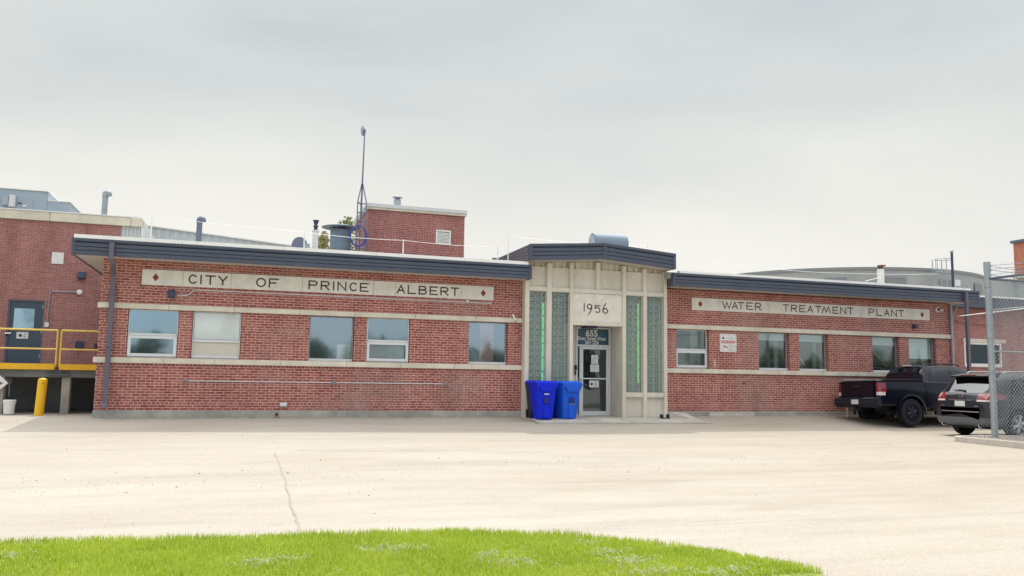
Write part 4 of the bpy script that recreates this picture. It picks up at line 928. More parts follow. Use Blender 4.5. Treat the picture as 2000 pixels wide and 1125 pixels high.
mb = bx(c.x+.03, c.x+.055, 1.085, 1.095, .97, 1.0); mb.build('scratch', 'rust', t)
c = onY(17, 806, 1.7); t.rotation_euler = (0, R(2.2), 0)
t = thing('bucket', 'white plastic bucket with lid standing under the dock edge', 'bucket', (c.x, 1.7, .18))
MB().lathe([(.12, .0), (.128, .2), (.138, .27), (.145, .272), (.145, .30), (.138, .305)], (c.x, 1.7, .2), 'z', 24).build('pail', 'white paint', t, smooth=True)
MB().lathe([(.148, .3055), (.15, .325), (.15, .345), (.13, .352)], (c.x, 1.7, .2), 'z', 24).build('lid', 'paper', t, smooth=True)
pl = onY(-8, 748, 1.9); t = thing('placard', 'white diamond hazard placard on the dock pillar at the left edge', 'placard', (pl.x, 1.9, pl.z))
r_ = .27; MB().prism([(pl.x-r_, pl.z), (pl.x, pl.z-r_), (pl.x+r_, pl.z), (pl.x, pl.z+r_)], 'y', 1.90, 1.912).build('board', 'white paint', t)
text_mesh('4', .11, 'ink', t, (pl.x+.10, 1.896, pl.z-.04), bold=.004); 
MB().add([(pl.x+.135, 1.897, pl.z+.0), (pl.x+.18, 1.897, pl.z+.0), (pl.x+.14, 1.897, pl.z-.03)], [(0, 1, 2)]).build('mark', 'ink', t)
bx(pl.x-.05, pl.x+.05, 1.9125, YD+.129, pl.z-.1, pl.z+.1).build('bracket', 'dark frame', t)
c = onY(21, 745, 2.6); t = thing('hanging_rag', 'pale tangle of cord hanging from a hook under the dock', 'cord', (c.x, 2.34, 1.13))
mb = MB()
for k in range(7): a_ = rg.uniform(0, 6.28); mb.tube([(c.x+.06*math.cos(a_+i), 2.40+.03*math.sin(i*2+k), 1.0+.09*math.sin(a_+i*1.3)) for i in range(5)], .012, 5)
mb.build('coil', 'galvanised', t); MB().tube([(c.x, 2.40, 1.128), (c.x+.02, 2.40, .95), (c.x+.03, 2.40, .62)], .014, 6).build('cord_tail', 'galvanised', t)

# ------------------------------------------------------------------ buildings behind
# long metal building
a, b = onY(294, 443, 14), onY(571, 481, 14)
Mt = thing('metal_shed', 'long pale ribbed metal building showing above the left roof edge', 'building', (a.x, 14, 0))
mb = MB(); x = a.x-2; k = 0; sl = (b.z-a.z)/(b.x-a.x)
while x < b.x+2.5:
    y = 14.03 if k % 2 else 14.0; mb.box(x, x+.16, y, y+.1, 0, a.z+sl*(x-a.x)); x += .1605; k += 1
mb.build('wall', 'siding', Mt)
mb = MB(); mb.prism([(a.x-2, a.z-sl*2), (b.x+2.5, b.z+sl*2.5), (b.x+2.5, b.z+sl*2.5+.05), (a.x-2, a.z-2*sl+.05)], 'y', 13.95, 20); mb.build('roof', 'pale flashing', Mt)
# rooftop brick stair house
p0, p1 = onY(715, 490, 7), onY(907.5, 500, 7)
x0, x1 = 4.10, 7.68
Pn = thing('brick_penthouse', 'small brick penthouse with white louvre on the left roof', 'building', (x0, 7, 4.5))
bx(x0, x1, 7, 10.5, 4.45, 7.235).build('wall', 'penthouse brick', Pn)
bx(x0-.06, x1+.06, 6.94, 10.56, 7.237, 7.31).build('cornice', 'stone', Pn); bx(x0-.09, x1+.08, 6.90, 10.6, 7.312, 7.45).build('coping', 'hvac pale', Pn, bevel=.012)
la, lb_ = onY(850.5, 476, 7), onY(880.5, 451, 7)
mb = MB(); frame_rect(mb, la.x, lb_.x, la.z, lb_.z, 6.95, 6.999, .06); lv = mb.build('louvre_vent', 'white paint', Pn, bevel=.005)
mb = MB()
for k in range(7): z = la.z+.08+k*(lb_.z-la.z-.16)/7; mb.add([(la.x+.06, 6.96, z), (lb_.x-.06, 6.96, z), (lb_.x-.06, 6.99, z+.045), (la.x+.06, 6.99, z+.045), (la.x+.06, 6.955, z+.006), (lb_.x-.06, 6.955, z+.006), (lb_.x-.06, 6.985, z+.051), (la.x+.06, 6.985, z+.051)], [(0, 1, 2, 3), (7, 6, 5, 4), (0, 4, 5, 1)])
mb.build('slats', 'white paint', lv); bx(la.x+.06, lb_.x-.06, 6.992, 6.998, la.z+.06, lb_.z-.06).build('back_plate', 'ink', lv)
c = onY(776, 400, 8.5); t = thing('chimney_cap', 'short round metal flue with flat cap on the brick penthouse', 'flue', (c.x, 8.5, 7.45))
MB().lathe([(.14, 0), (.14, .52)], (c.x, 8.5, 7.452), 'z', 20).build('flue', 'galvanised', t, smooth=True)
MB().lathe([(.11, .521), (.11, .62)], (c.x, 8.5, 7.452), 'z', 12).build('neck', 'mast metal', t); MB().lathe([(.2, .60), (.2, .63), (.05, .68)], (c.x, 8.5, 7.452), 'z', 20).build('cap', 'galvanised', t)
# HVAC unit on the annex roof
H = thing('rooftop_air_unit', 'large grey air handling unit on the annex roof', 'air unit', (-8, 11, 6.4))
hx1 = X(93, 11, 390)
bx(-11.5, hx1, 11, 13.6, 6.55, 7.76).build('cabinet', 'hvac metal', H, bevel=.02); bx(-11.55, hx1+.03, 10.96, 13.64, 7.762, 7.80).build('roof_trim', 'pale flashing', H)
hx2 = X(136, 11, 400)
mb = MB().prism([(hx1+.002, 6.7), (hx2-.28, 6.7), (hx2, 7.02), (hx2, 7.43), (hx1+.002, 7.43)], 'y', 11.02, 13.4); mb.build('intake_hood', 'hvac metal', H)
bx(hx1+.002, hx2+.02, 11.0, 13.42, 7.432, 7.455).build('hood_trim', 'pale flashing', H)
bx(-11.4, hx1-.1, 11.2, 13.4, 6.401, 6.549).build('base_rail', 'mast metal', H)
for a_, b_, z0_, z1_ in ((7, 19, 383, 402), (20, 32, 382, 405)):
    xa, xb = X(a_, 11, 390), X(b_, 11, 390); bx(xa, xb, 10.8, 10.998, Z(a_, z1_, 11), Z(a_, z0_, 11)).build('control_box', 'hvac metal' if a_ < 10 else 'hvac pale', H, bevel=.01)
xa, xb = X(33, 11, 390), X(65, 11, 392); bx(xa, xb, 10.985, 10.999, 6.6, Z(50, 389, 11)).build('access_panel', 'hvac metal', H, bevel=.004)
bx(X(45, 11, 400), X(52, 11, 400), 10.96, 10.984, Z(48, 404, 11), Z(48, 401, 11)).build('label_plate', 'white paint', H); bx(X(35, 11, 396), X(43, 11, 396), 10.95, 10.984, Z(39, 398, 11), Z(39, 396, 11)).build('handle', 'ink', H)
def gooseneck(px, pyb, pyt, Y, r, lab, zb, mat):
    c = onY(px, pyb, Y); zt = Z(px, pyt, Y)-r*1.2
    t = thing('gooseneck_vent', lab, 'vent pipe', (c.x, Y, zb), 'gooseneck vents on the roofs')
    k = r*.55; pts = [(c.x, Y, zb), (c.x, Y, zt-r)]+[(c.x+k-k*math.cos(R(a)), Y, zt+k*math.sin(R(a))*1.0) for a in range(0, 181, 20)]+[(c.x+2*k, Y, zt-r*.5)]
    MB().tube(pts[:2], r, 16).build('pipe', mat, t, smooth=True); MB().tube(pts[1:], r*1.13, 16).build('elbow', mat, t, smooth=True)
    MB().lathe([(r*1.5, 0), (r*1.5, .03), (r*1.02, .08)], (c.x, Y, zb), 'z', 16).build('collar', 'galvanised', t)
gooseneck(203.5, 418, 373, 11, .10, 'tall grey gooseneck pipe on the annex roof', 6.41, 'galvanised')
gooseneck(388, 468, 424, 5, .085, 'blue-grey gooseneck vent rising behind the left roof edge', 4.5, 'mast metal')
# domed vent, white stack, big exhaust cylinder
c = onY(585, 482, 5); t = thing('domed_vent', 'small dark half-round exhaust hood behind the left roof edge', 'vent', (c.x, 5, 4.5))
mb = MB().prism([(c.x+.24*math.cos(R(a)), 5.50+.24*math.sin(R(a))) for a in range(0, 181, 15)]+[(c.x-.24, 5.2), (c.x+.24, 5.2)], 'y', 5, 5.5); mb.build('hood', 'mast metal', t, smooth=True)
bx(c.x-.3, c.x+.3, 4.95, 5.55, 4.501, 5.2).build('base', 'mast metal', t); bx(c.x+.16, c.x+.32, 4.9, 5.1, 5.3, 5.52).build('junction_box', 'hvac metal', t)
c = onY(615, 486, 6); t = thing('flue_stack', 'slim white flue with black top behind the left roof edge', 'flue', (c.x, 6, 4.5))
zt = Z(615, 450, 6); MB().lathe([(.10, 0), (.10, zt-4.55), (.125, zt-4.54), (.125, zt-4.5)], (c.x, 6, 4.5), 'z', 16).build('pipe', 'white paint', t, smooth=True)
z2 = Z(615, 430, 6); MB().lathe([(.06, 0), (.065, .12), (.10, .14), (.05, .2), (.10, z2-zt-.03), (.10, z2-zt)], (c.x-.0, 6, zt+.001), 'z', 14).build('cowl', 'navy fixture', t)
c = onY(664, 488, 7); t = thing('exhaust_cylinder', 'wide blue-grey exhaust cylinder with broad flat cap beside the mast', 'exhaust', (c.x, 7, 4.5))
MB().lathe([(.36, 0), (.36, .6), (.372, .61), (.36, .62), (.36, 1.2), (.372, 1.21), (.36, 1.22), (.36, 1.89)], (c.x, 7, 4.5), 'z', 32).build('drum', 'duct blue', t, smooth=True)
MB().lathe([(.66, 1.97), (.67, 1.985), (.36, 2.06), (.06, 2.10)], (c.x, 7, 4.5), 'z', 36).build('cap', 'duct blue', t, smooth=True)
for a_ in range(0, 360, 60): MB().tube([(c.x+.34*math.cos(R(a_)), 7+.34*math.sin(R(a_)), 6.38), (c.x+.42*math.cos(R(a_)), 7+.42*math.sin(R(a_)), 6.5)], .015, 6).build('cap_bracket', 'mast metal', t)
# lattice mast
my = 6.55; c = onY(703, 490, my); mx = c.x
T = thing('lattice_mast', 'slim lattice antenna mast with tall pole beside the brick penthouse', 'mast', (mx, my, 4.5))
zt0_ = Z(704, 395, my); zpk = Z(705, 363, my); zpole = Z(706, 251, my)
legs = [(mx-.15, my-.09), (mx+.15, my-.09), (mx, my+.17)]
for (a_, b_) in legs: MB().tube([(a_, b_, 4.5), (a_, b_, zt0_), (mx+(a_-mx)*.2, my+(b_-my)*.2, zpk)], .021, 6).build('leg', 'mast metal', T)
mb = MB()
for k in range(9):
    z = 4.75+k*(zt0_-4.8)/8
    for i in range(3): p, q_ = legs[i], legs[(i+1) % 3]; mb.tube([(p[0], p[1], z), (q_[0], q_[1], z)], 0.012, 5); 
    p, q_ = legs[k % 3], legs[(k+1) % 3]; mb.tube([(p[0], p[1], z), (q_[0], q_[1], z+(zt0_-4.8)/8 if k < 8 else z+.08)], 0.012, 5)
mb.build('bracing', 'mast metal', T)
MB().tube([(mx, my, 6.7), (mx, my, zpk+.05), (mx+.02, my, zpole)], [.022, .03, .02], 8).build('pole', 'mast metal', T)
MB().lathe([(.045, 0), (.045, .12)], (mx, my, zpk-.05), 'z', 10).build('clamp', 'navy fixture', T)
zz = Z(705, 256, my)
mb = MB(); n_ = 14
mb.add([(mx-.06+.07*math.cos(2*math.pi*i/n_), my-.02+.03*math.cos(2*math.pi*i/n_), zz+.19*math.sin(2*math.pi*i/n_)) for i in range(n_)]+[(mx-.03+.05*math.cos(2*math.pi*i/n_), my+.02, zz+.17*math.sin(2*math.pi*i/n_)) for i in range(n_)], [tuple(range(n_))[::-1], tuple(range(n_, 2*n_))]+[(i, (i+1) % n_, n_+(i+1) % n_, n_+i) for i in range(n_)])
mb.build('dish', 'galvanised', T, smooth=True); bx(mx-.04, mx+.06, my-.03, my+.03, zz-.05, zz+.03).build('dish_mount', 'mast metal', T)
# coils of cable on the mast
c = onY(700, 461, 6.35); t = thing('cable_coil', 'blue cable coiled in a ring and hung on the mast', 'cable', (c.x, 6.35, c.z))
mb = MB(); mb.tube([(c.x+.29*math.cos(R(a_)), 6.36+.02*math.sin(R(a_*3)), c.z+.37*math.sin(R(a_))) for a_ in range(0, 361, 15)], .022, 6); mb.tube([(c.x+.27*math.cos(R(a_)), 6.34, c.z+.02+.34*math.sin(R(a_))) for a_ in range(0, 361, 15)], .012, 6); mb.build('coil', 'blue cable', t)
mb = MB(); 
for (s, e_) in (((mx-.15, my-.09, 6.3), (mx-.36, 6.3, 5.1)), ((mx+.15, my-.09, 6.9), (mx+.30, 6.4, 5.6))): mb.tube([s, tuple((Vector(s)+Vector(e_))/2+Vector((.05, 0, -.05))), e_], .008, 5)
mb.build('cable_tail', 'mast metal', t)
# barrel hood on the entrance roof
c0, c1_ = onY(1152, 470, 2.2), onY(1220, 475, 2.2); rb = .3; zb = 5.13
t = thing('barrel_vent', 'grey half-barrel exhaust hood on top of the entrance roof', 'vent', ((c0.x+c1_.x)/2, 2.2, zb))
xa, xb = c0.x+.08, c1_.x; zc = Z(1190, 457, 2.2)-rb-.02
mb = MB().prism([(2.2+rb*math.cos(R(a_)), zc+rb*math.sin(R(a_))) for a_ in range(0, 181, 12)]+[(2.2-rb, zb-.05), (2.2+rb, zb-.05)], 'x', xa, xb); mb.build('hood', 'duct blue', t, smooth=True)
mb = MB().prism([(2.2+(rb-.04)*math.cos(R(a_)), zc+(rb-.04)*math.sin(R(a_))) for a_ in range(0, 181, 12)]+[(2.2-rb+.04, zb-.02), (2.2+rb-.04, zb-.02)], 'x', xa-.012, xa-.001); mb.build('end_plate', 'hvac metal', t)
bx(xa-.05, xb+.05, 2.2-rb-.04, 2.2+rb+.04, zb-.10, zb-.051).build('base', 'mast metal', t)
# lightning posts with thin wire
def lpost(px, pyt, pyb, Y, lab, zb):
    zt = Z(px, pyt, Y); x = X(px, Y, pyt); t = thing('wire_post', lab, 'post', (x, Y, zb), 'posts carrying the rooftop wire')
    MB().tube([(x, Y, zb), (x, Y, zt)], .017, 6).build('stake', 'pale flashing', t); MB().lathe([(.06, 0), (.05, .03)], (x, Y, zb+.001), 'z', 8).build('foot', 'galvanised', t); return (x, Y, zt-.02)
lp = [lpost(297, 420, 440, 1, 'wire post above the left part of the roof near the siding corner', 4.5), lpost(595, 452, 480, 1, 'wire post in front of the small half-round exhaust hood', 4.5), lpost(788, 468, 495, 1, 'wire post standing in front of the brick penthouse', 4.5), lpost(972, 481, 503, 1, 'shorter wire post just left of the entrance roof', 4.5),
      lpost(993, 460, 508, .6, 'tall wire post just left of the entrance roof', 4.5), lpost(1265, 478, 486, 1, 'short wire post on the right slope of the entrance roof', 5.05)]
def wire(pts, sag, name, lab, r=.006, mat='pale flashing'):
    mb = MB()
    for p, q_ in zip(pts[:-1], pts[1:]): mb.tube([Vector(p).lerp(Vector(q_), i/8)-Vector((0, 0, sag*math.sin(math.pi*i/8))) for i in range(9)], r, 4)
    setp(mb.build(name, mat), lab, 'wire')
wire([(-2.9, 1, 5.3)]+lp[:4], .04, 'roof_wire', 'thin pale wire strung between posts along the left roof')
wire([lp[4], (11.0, .8, 5.42), lp[5]], .02, 'roof_wire', 'thin wire from the tall post across the entrance roof')
wire([onY(1320, 506, 1), onY(1480, 522, 1.5), onY(1630, 533, 1.5), onY(1830, 535, 3)], .03, 'roof_wire', 'thin wire running above the right roof past the tank')
wire([onY(1690, 549, 2.5), onY(1722, 541, 2.5)], .0, 'roof_wire', 'short slanting stay wire beside the white roof stack', .012)

# tank
tkr = 7.15
d = _ray(1619, 560)/FPX; tkx, tky = d.x*42.9, d.y*42.9-CD
TK = thing('water_reservoir', 'large round grey concrete reservoir behind the right roof', 'tank', (tkx, tky, 0))
zt = 6.33
MB().lathe([(tkr, 0), (tkr, zt-.85), (tkr+.0, zt-.12)], (tkx, tky, 0), 'z', 96).build('wall', 'tank concrete', TK)
MB().lathe([(tkr+.05, zt-.118), (tkr+.05, zt), (tkr-.5, zt+.03)], (tkx, tky, 0), 'z', 96).build('roof_rim', 'tank dark', TK)
mb = MB()
for k in range(36):
    a_ = R(k*10+3); 
    ca_, sa_ = math.cos(a_), math.sin(a_); w2 = .09; p = Vector((tkx+ca_*(tkr+.03), tky+sa_*(tkr+.03), 0)); t_ = Vector((-sa_, ca_, 0)); n3_ = Vector((ca_, sa_, 0))
    if k % 2 and 180 < k*10+3 < 345: mb = MB(); mb.add([p-t_*.45+Vector((0, 0, zt-.9)), p+t_*.45+Vector((0, 0, zt-.9)), p+t_*.45+Vector((0, 0, zt-.45)), p-t_*.45+Vector((0, 0, zt-.45))], [(0, 1, 2, 3)]); mb.build('repair_patch', 'tank dark', TK)
# ladder cage on the reservoir
cc = onY(1835, 530, tky-tkr*.55) if 0 else None
d = _ray(1836, 530)/FPX; LD = 20.
while (Vector((d.x*LD, d.y*LD-CD))-Vector((tkx, tky))).length > tkr+.5 and LD < 60: LD += .05
L0 = Vector((d.x*LD, d.y*LD-CD, 0))
LZt = CH+_ray(1836, 507).z/FPX*LD; LZb = 5.2
LC = thing('caged_ladder', 'steel caged ladder at the side of the round reservoir', 'ladder', (L0.x, L0.y, LZb))
for s in (-1, 1): MB().tube([L0+_r0*(s*.2-.12)+Vector((0, 0, LZb)), L0+_r0*(s*.2-.12)+Vector((0, 0, LZt))], .02, 6).build('rail', 'galvanised', LC)
mb = MB()
for k in range(int((LZt-LZb-.12)/.23)): mb.tube([L0+_r0*(-.32)+Vector((0, 0, LZb+.1+k*.23)), L0+_r0*(.08)+Vector((0, 0, LZb+.1+k*.23))], .012, 5)
mb.build('rungs', 'galvanised', LC)
mb = MB(); hc = L0+_r0*.1-Vector((_f.x, _f.y, 0))*.15
for z in (LZt, LZt-.55): mb.tube([hc+_r0*(.36*math.cos(R(a_)))+Vector((_f.x, _f.y, 0))*(.3*math.sin(R(a_)))+Vector((0, 0, z)) for a_ in range(0, 361, 20)], .016, 5)
for a_ in (0, 50, 130, 200, 260, 310): mb.tube([hc+_r0*(.36*math.cos(R(a_)))+Vector((_f.x, _f.y, 0))*(.3*math.sin(R(a_)))+Vector((0, 0, z)) for z in (LZt-1.25, LZt)], .014, 5)
mb.build('cage', 'galvanised', LC)
# right roof stacks
c = onY(1720.5, 552, 6); t = thing('flue_stack', 'white cylindrical flue with dark cowl on the right roof', 'flue', (c.x, 6, 4.5))
zt = Z(1720, 526, 6); MB().lathe([(.145, 0), (.145, zt-4.5)], (c.x, 6, 4.5), 'z', 18).build('pipe', 'white paint', t, smooth=True)
mb = MB().lathe([(.09, 0), (.09, .07), (.13, .10), (.13, .17)], (c.x, 6, zt+.001), 'z', 12); mb.box(c.x, c.x+.24, 5.94, 6.06, zt+.14, zt+.19); mb.build('cowl', 'rust', t)
c = onY(1861.5, 557, 4); t = thing('vent_pipe', 'slim black vent pipe with small cap on the right roof', 'vent pipe', (c.x, 4, 4.5))
zt = Z(1860, 494, 4); MB().tube([(c.x, 4, 4.2), (c.x, 4, zt)], .05, 10).build('pipe', 'navy fixture', t); MB().lathe([(.07, 0), (.07, .09), (.04, .12)], (c.x, 4, zt+.001), 'z', 12).build('cap', 'galvanised', t)
c = onY(1868, 557, 3.6); t = thing('roof_box', 'pale grey electrical box on a stub beside the black vent pipe', 'box', (c.x, 3.6, 4.5))
bx(c.x-.03, c.x+.07, 3.55, 3.65, 4.2, 5.52).build('stub', 'galvanised', t); bx(c.x-.14, c.x+.07, 3.45, 3.549, 5.25, 5.5).build('box', 'hvac pale', t, bevel=.015)

# side building beyond the right wing
YS = 2.5
sx0 = XR+.005
SB = thing('side_building', 'plain brick wing with white trimmed window behind the mesh fence', 'building', (sx0, YS, 0))
wa, wb = X(1884.5, YS, 690), X(1884.5, YS, 690)+1.75; wz0, wz1 = Z(1884, 710, YS), Z(1884, 671, YS)
mb = MB(); grid_wall(mb, sx0, 40, 0, 4.25, [(wa, wb, wz0, wz1)], YS, YS+.3); mb.build('wall', 'annex brick', SB)
mb = MB(); frame_rect(mb, wa-.06, wb+.06, wz0-.12, wz1+.05, YS-.04, YS+.02, .07, .13); f_ = mb.build('window', 'white paint', SB)
bx(wa, wb, YS+.06, YS+.07, wz0, wz1).build('pane', 'dark pane', f_); bx(wa-.1, wb+.3, YS-.05, YS+.01, wz1+.06, wz1+.20).build('lintel', 'stone', SB)
bx(sx0+.6, 40, YS-.35, YS+.2, 4.251, 4.66).build('fascia', 'blue metal', SB); bx(sx0+.6, 40, YS-.38, YS+.2, 4.662, 4.73).build('flashing', 'pale flashing', SB); bx(sx0, 40, YS+.201, 12, 4.3, 4.6).build('roof', 'roof gravel', SB)
wire([onY(1865, 627, YS-.05), onY(1905, 634, YS-.05), onY(1960, 637, YS-.05)], .02, 'service_cable', 'dark cable sagging across the plain brick wing', .012, 'rust')
# orange brick building far right
a = onY(1982, 537, 14); b = onY(1980, 476, 14)
OB = thing('orange_brick_building', 'orange brick upper storey at the far right edge', 'building', (a.x, 14, 0))
bx(a.x, a.x+9, 6, 14, a.z, b.z).build('wall', 'orange brick', OB); bx(a.x-.12, a.x+9.1, 5.9, 14.1, b.z+.002, b.z+.16).build('coping', 'dark frame', OB)
bx(a.x-.1, a.x+9, 5.9, 14.08, a.z-.22, a.z-.002).build('stone_ledge', 'stone', OB); bx(a.x-1.9, a.x+9, 14.2, 22, 0, a.z-.222).build('pale_storey', 'siding', OB); bx(a.x+.3, a.x+9, 6.1, 14.19, 0, a.z-.222).build('lower_wall', 'siding', OB)
x0 = X(1991, 14.1, 560); f_ = bx(x0, x0+1.6, 14.12, 14.199, Z(1991, 578, 14.1), Z(1991, 546, 14.1)).build('window', 'white paint', OB); bx(x0+.08, x0+1.5, 14.10, 14.119, Z(1991, 575, 14.1), Z(1991, 549, 14.1)).build('pane', 'car glass', f_)

# ------------------------------------------------------------------ fence and kerb island
isl = thing
IX, IY = 16.5, -6.2; iz = .06
mb = MB(); mb.prism([(IX, IY-.25), (IX+.25, IY), (IX+14, IY), (IX+14, IY-.16), (IX+.32, IY-.16), (IX+.16, IY-.32), (IX+.16, -16), (IX, -16)], 'z', -.3, iz)
setp(mb.build('kerb', 'kerb concrete', bevel=.015), kind='structure')
setp(MB().prism([(IX+.162, IY-.32), (IX+.33, IY-.162), (IX+14, IY-.162), (IX+14, -16), (IX+.162, -16)], 'z', -.3, iz-.015).build('gravel_bed', 'gravel bed'), kind='structure')
mb = MB(); rq = random.Random(9)
for i in range(900):
    x, y = IX+.25+rq.random()*3.5, IY-.3-rq.random()*2.6; s = rq.uniform(.01, .025); z = iz-.015
    mb.add([(x-s, y, z), (x, y-s, z), (x+s, y, z), (x, y+s, z), (x+s*.2, y, z+s)], [(0, 1, 4), (1, 2, 4), (2, 3, 4), (3, 0, 4)])
setp(mb.build('gravel_stones', 'gravel bed'), 'loose brown gravel in the kerbed bed under the mesh fence', 'gravel', kind='stuff')
FX, FY = X(1939, -6.65, 760), -6.65
FT = Z(1930, 512, FY)
F = thing('mesh_fence', 'tall galvanised chain-link fence with barbed wire at the right edge', 'fence', (FX, FY, iz))
P_('fence metal', (.36, .40, .43), .45, metal=.4, noise_amt=.12, nscale=6)
P_('fence wire', (.30, .33, .36), .5, metal=.3)
MB().lathe([(.075, -.2), (.075, FT-iz-.25), (.082, FT-iz-.249), (.082, FT-iz)], (FX, FY, iz), 'z', 16).build('post', 'fence metal', F, smooth=True)
mb = MB()
for z in (.75, 1.6, 2.45, 3.05, 3.72): mb.tube([(FX, FY, z), (FX, FY, z+.035)], .088, 16)
mb.build('post_bands', 'fence metal', F)
ZT = 3.93; zmid = Z(1960, 687, FY); zup = Z(1970, 608, FY)
def run(dx, dy, L, upz=True):
    e = Vector((dx, dy, 0)); o_ = Vector((FX, FY, 0))+e*.08
    MB().tube([o_+Vector((0, 0, ZT)), o_+e*L+Vector((0, 0, ZT))], .03, 8).build('top_rail', 'dark frame', F)
    if dx: MB().tube([o_+Vector((0, 0, zmid)), o_+e*L+Vector((0, 0, zmid))], .02, 8).build('mid_rail', 'fence metal', F)
    else: MB().tube([o_+Vector((0, 0, zup)), o_+e*L+Vector((0, 0, zup+.02))], .018, 8).build('mid_rail', 'fence metal', F)
    mb = MB(); s = .095; zb = iz+.07; Hh = ZT-zb; sl = 1.1
    def w_(a, za, b, zb_):
        # clipped wire from (a,za) to (b,zb_) along the panel
        pa, pb = o_+e*a+Vector((0, 0, za)), o_+e*b+Vector((0, 0, zb_)); mb.tube([pa, pb], .0036, 3, False)
    k = -int(Hh/sl/s)-1
    while k*s < L:
        a0 = k*s; # line going up-right: u = a0 + t/sl
        t0 = max(0, -a0*sl); t1 = min(Hh, (L-a0)*sl)
        if t1 > t0: w_(a0+t0/sl, zb+t0, a0+t1/sl, zb+t1); w_(L-a0-t0/sl, zb+t0, L-a0-t1/sl, zb+t1)
        k += 1
    mb.build('chain_mesh', 'fence wire', F)
    mb = MB()
    for kk, z in enumerate((4.02, 4.14, 4.24)): 
        mb.tube([o_+Vector((0, 0, z))+e*(L*i/6)+Vector((0, 0, .02*math.sin(i*1.3+kk)-(.03*math.sin(math.pi*i/6)))) for i in range(7)], .006, 4)
        for i in range(int(L/.14)): p = o_+e*(i*.14+.05)+Vector((0, 0, z)); mb.tube([p+Vector((0, 0, -.02)), p+Vector((.01, 0, .02))], .003, 3)
    mb.build('barbed_wire', 'mast metal', F)
    MB().lathe([(.06, -.2), (.06, ZT-iz+.1)], o_+e*L+Vector((0, 0, iz)), 'z', 12).build('post', 'fence metal', F)
run(1, 0, 3.2); run(0, -1, 3.0)
wire([onY(1870, 618, -.5), onY(1930, 611, FY+.3), onY(2040, 598, -7.2)], 0, 'guy_wire', 'taut pale guy wire crossing in front of the plain brick wing', .014, 'pale flashing')

# ------------------------------------------------------------------ vehicles
def clip_region(bm, planes):
    """cut bm along planes and return the faces inside all of them; plane = (point, inward normal)"""
    for co, no in planes:
        bmesh.ops.bisect_plane(bm, geom=bm.verts[:]+bm.edges[:]+bm.faces[:], plane_co=co, plane_no=no, dist=1e-5)
    return [f for f in bm.faces if all((f.calc_center_median()-Vector(co)).dot(Vector(no)) > 0 for co, no in planes)]
def poly_planes(pts, axis, extra=()):
    """half-spaces of a convex outline seen along an axis ('x': pts=(y,z), 'y': pts=(x,z))"""
    out = list(extra); n = len(pts); c = Vector((sum(p[0] for p in pts)/n, sum(p[1] for p in pts)/n))
    for i in range(n):
        a, b = Vector(pts[i]), Vector(pts[(i+1) % n]); t_ = b-a; nn = Vector((-t_.y, t_.x)); 
        if nn.dot(c-a) < 0: nn = -nn
        out.append((Vector((0, a.x, a.y)) if axis == 'x' else Vector((a.x, 0, a.y)), Vector((0, nn.x, nn.y)) if axis == 'x' else Vector((nn.x, 0, nn.y))))
    return out
def loft(stations, nsub=4, nr=3):
    """stations: (x, [(y,z)...] half ring from bottom centre to top centre) -> closed mirrored bmesh"""
    def cr(p0, p1, p2, p3, t):
        return .5*((2*p1)+(-p0+p2)*t+(2*p0-5*p1+4*p2-p3)*t*t+(-p0+3*p1-3*p2+p3)*t**3)
    rings = []
    ss = stations
    for i in range(len(ss)-1):
        for k in range(nsub):
            t = k/nsub; x = ss[i][0]*(1-t)+ss[i+1][0]*t
            rings.append((x, [(a[0]*(1-t)+b[0]*t, a[1]*(1-t)+b[1]*t) for a, b in zip(ss[i][1], ss[i+1][1])]))
    rings.append(ss[-1]); out = []
    for x, rg_ in rings:
        P = [Vector(p) for p in rg_]; Q = []
        for i in range(len(P)-1):
            p0 = P[i-1] if i else P[i]*2-P[i+1]; p3 = P[i+2] if i+2 < len(P) else P[i+1]*2-P[i]
            for k in range(nr): Q.append(cr(p0, P[i], P[i+1], p3, k/nr))
        Q.append(P[-1])
        full = [(q_.x, q_.y) for q_ in Q]+[(-q_.x, q_.y) for q_ in reversed(Q[1:-1])]
        out.append([(x, a, b) for a, b in full])
    bm = bmesh.new(); V = [[bm.verts.new(p) for p in r_] for r_ in out]; N = len(V[0])
    for i in range(len(V)-1):
        for j in range(N): bm.faces.new((V[i][j], V[i][(j+1) % N], V[i+1][(j+1) % N], V[i+1][j]))
    bm.faces.new(V[0][::-1]); bm.faces.new(V[-1])
    bmesh.ops.recalc_face_normals(bm, faces=bm.faces); return bm
def bm_obj(bm, name, mat, parent, smooth=True, ang=30, **k):
    me = bpy.data.meshes.new(name); bm.to_mesh(me); bm.free(); me.materials.append(MATS[mat])
    if smooth:
        for p in me.polygons: p.use_smooth = True
        me.set_sharp_from_angle(angle=R(ang))
    o = bpy.data.objects.new(name, me); COL.objects.link(o); o.parent = parent; ORG[o.name] = ORG.get(parent.name, Vector()); return setp(o, **k)
def take(bm, planes, name, mat, parent, push=0.0, **k):
    fs = clip_region(bm, planes)
    if not fs: return None
    nb = bmesh.new(); mp_ = {}
    for f in fs:
        vs = []
        for v in f.verts:
            if v not in mp_: mp_[v] = nb.verts.new(v.co)
            vs.append(mp_[v])
        try: nb.faces.new(vs)
        except ValueError: pass
    bmesh.ops.delete(bm, geom=fs, context='FACES')
    return bm_obj(nb, name, mat, parent, **k)
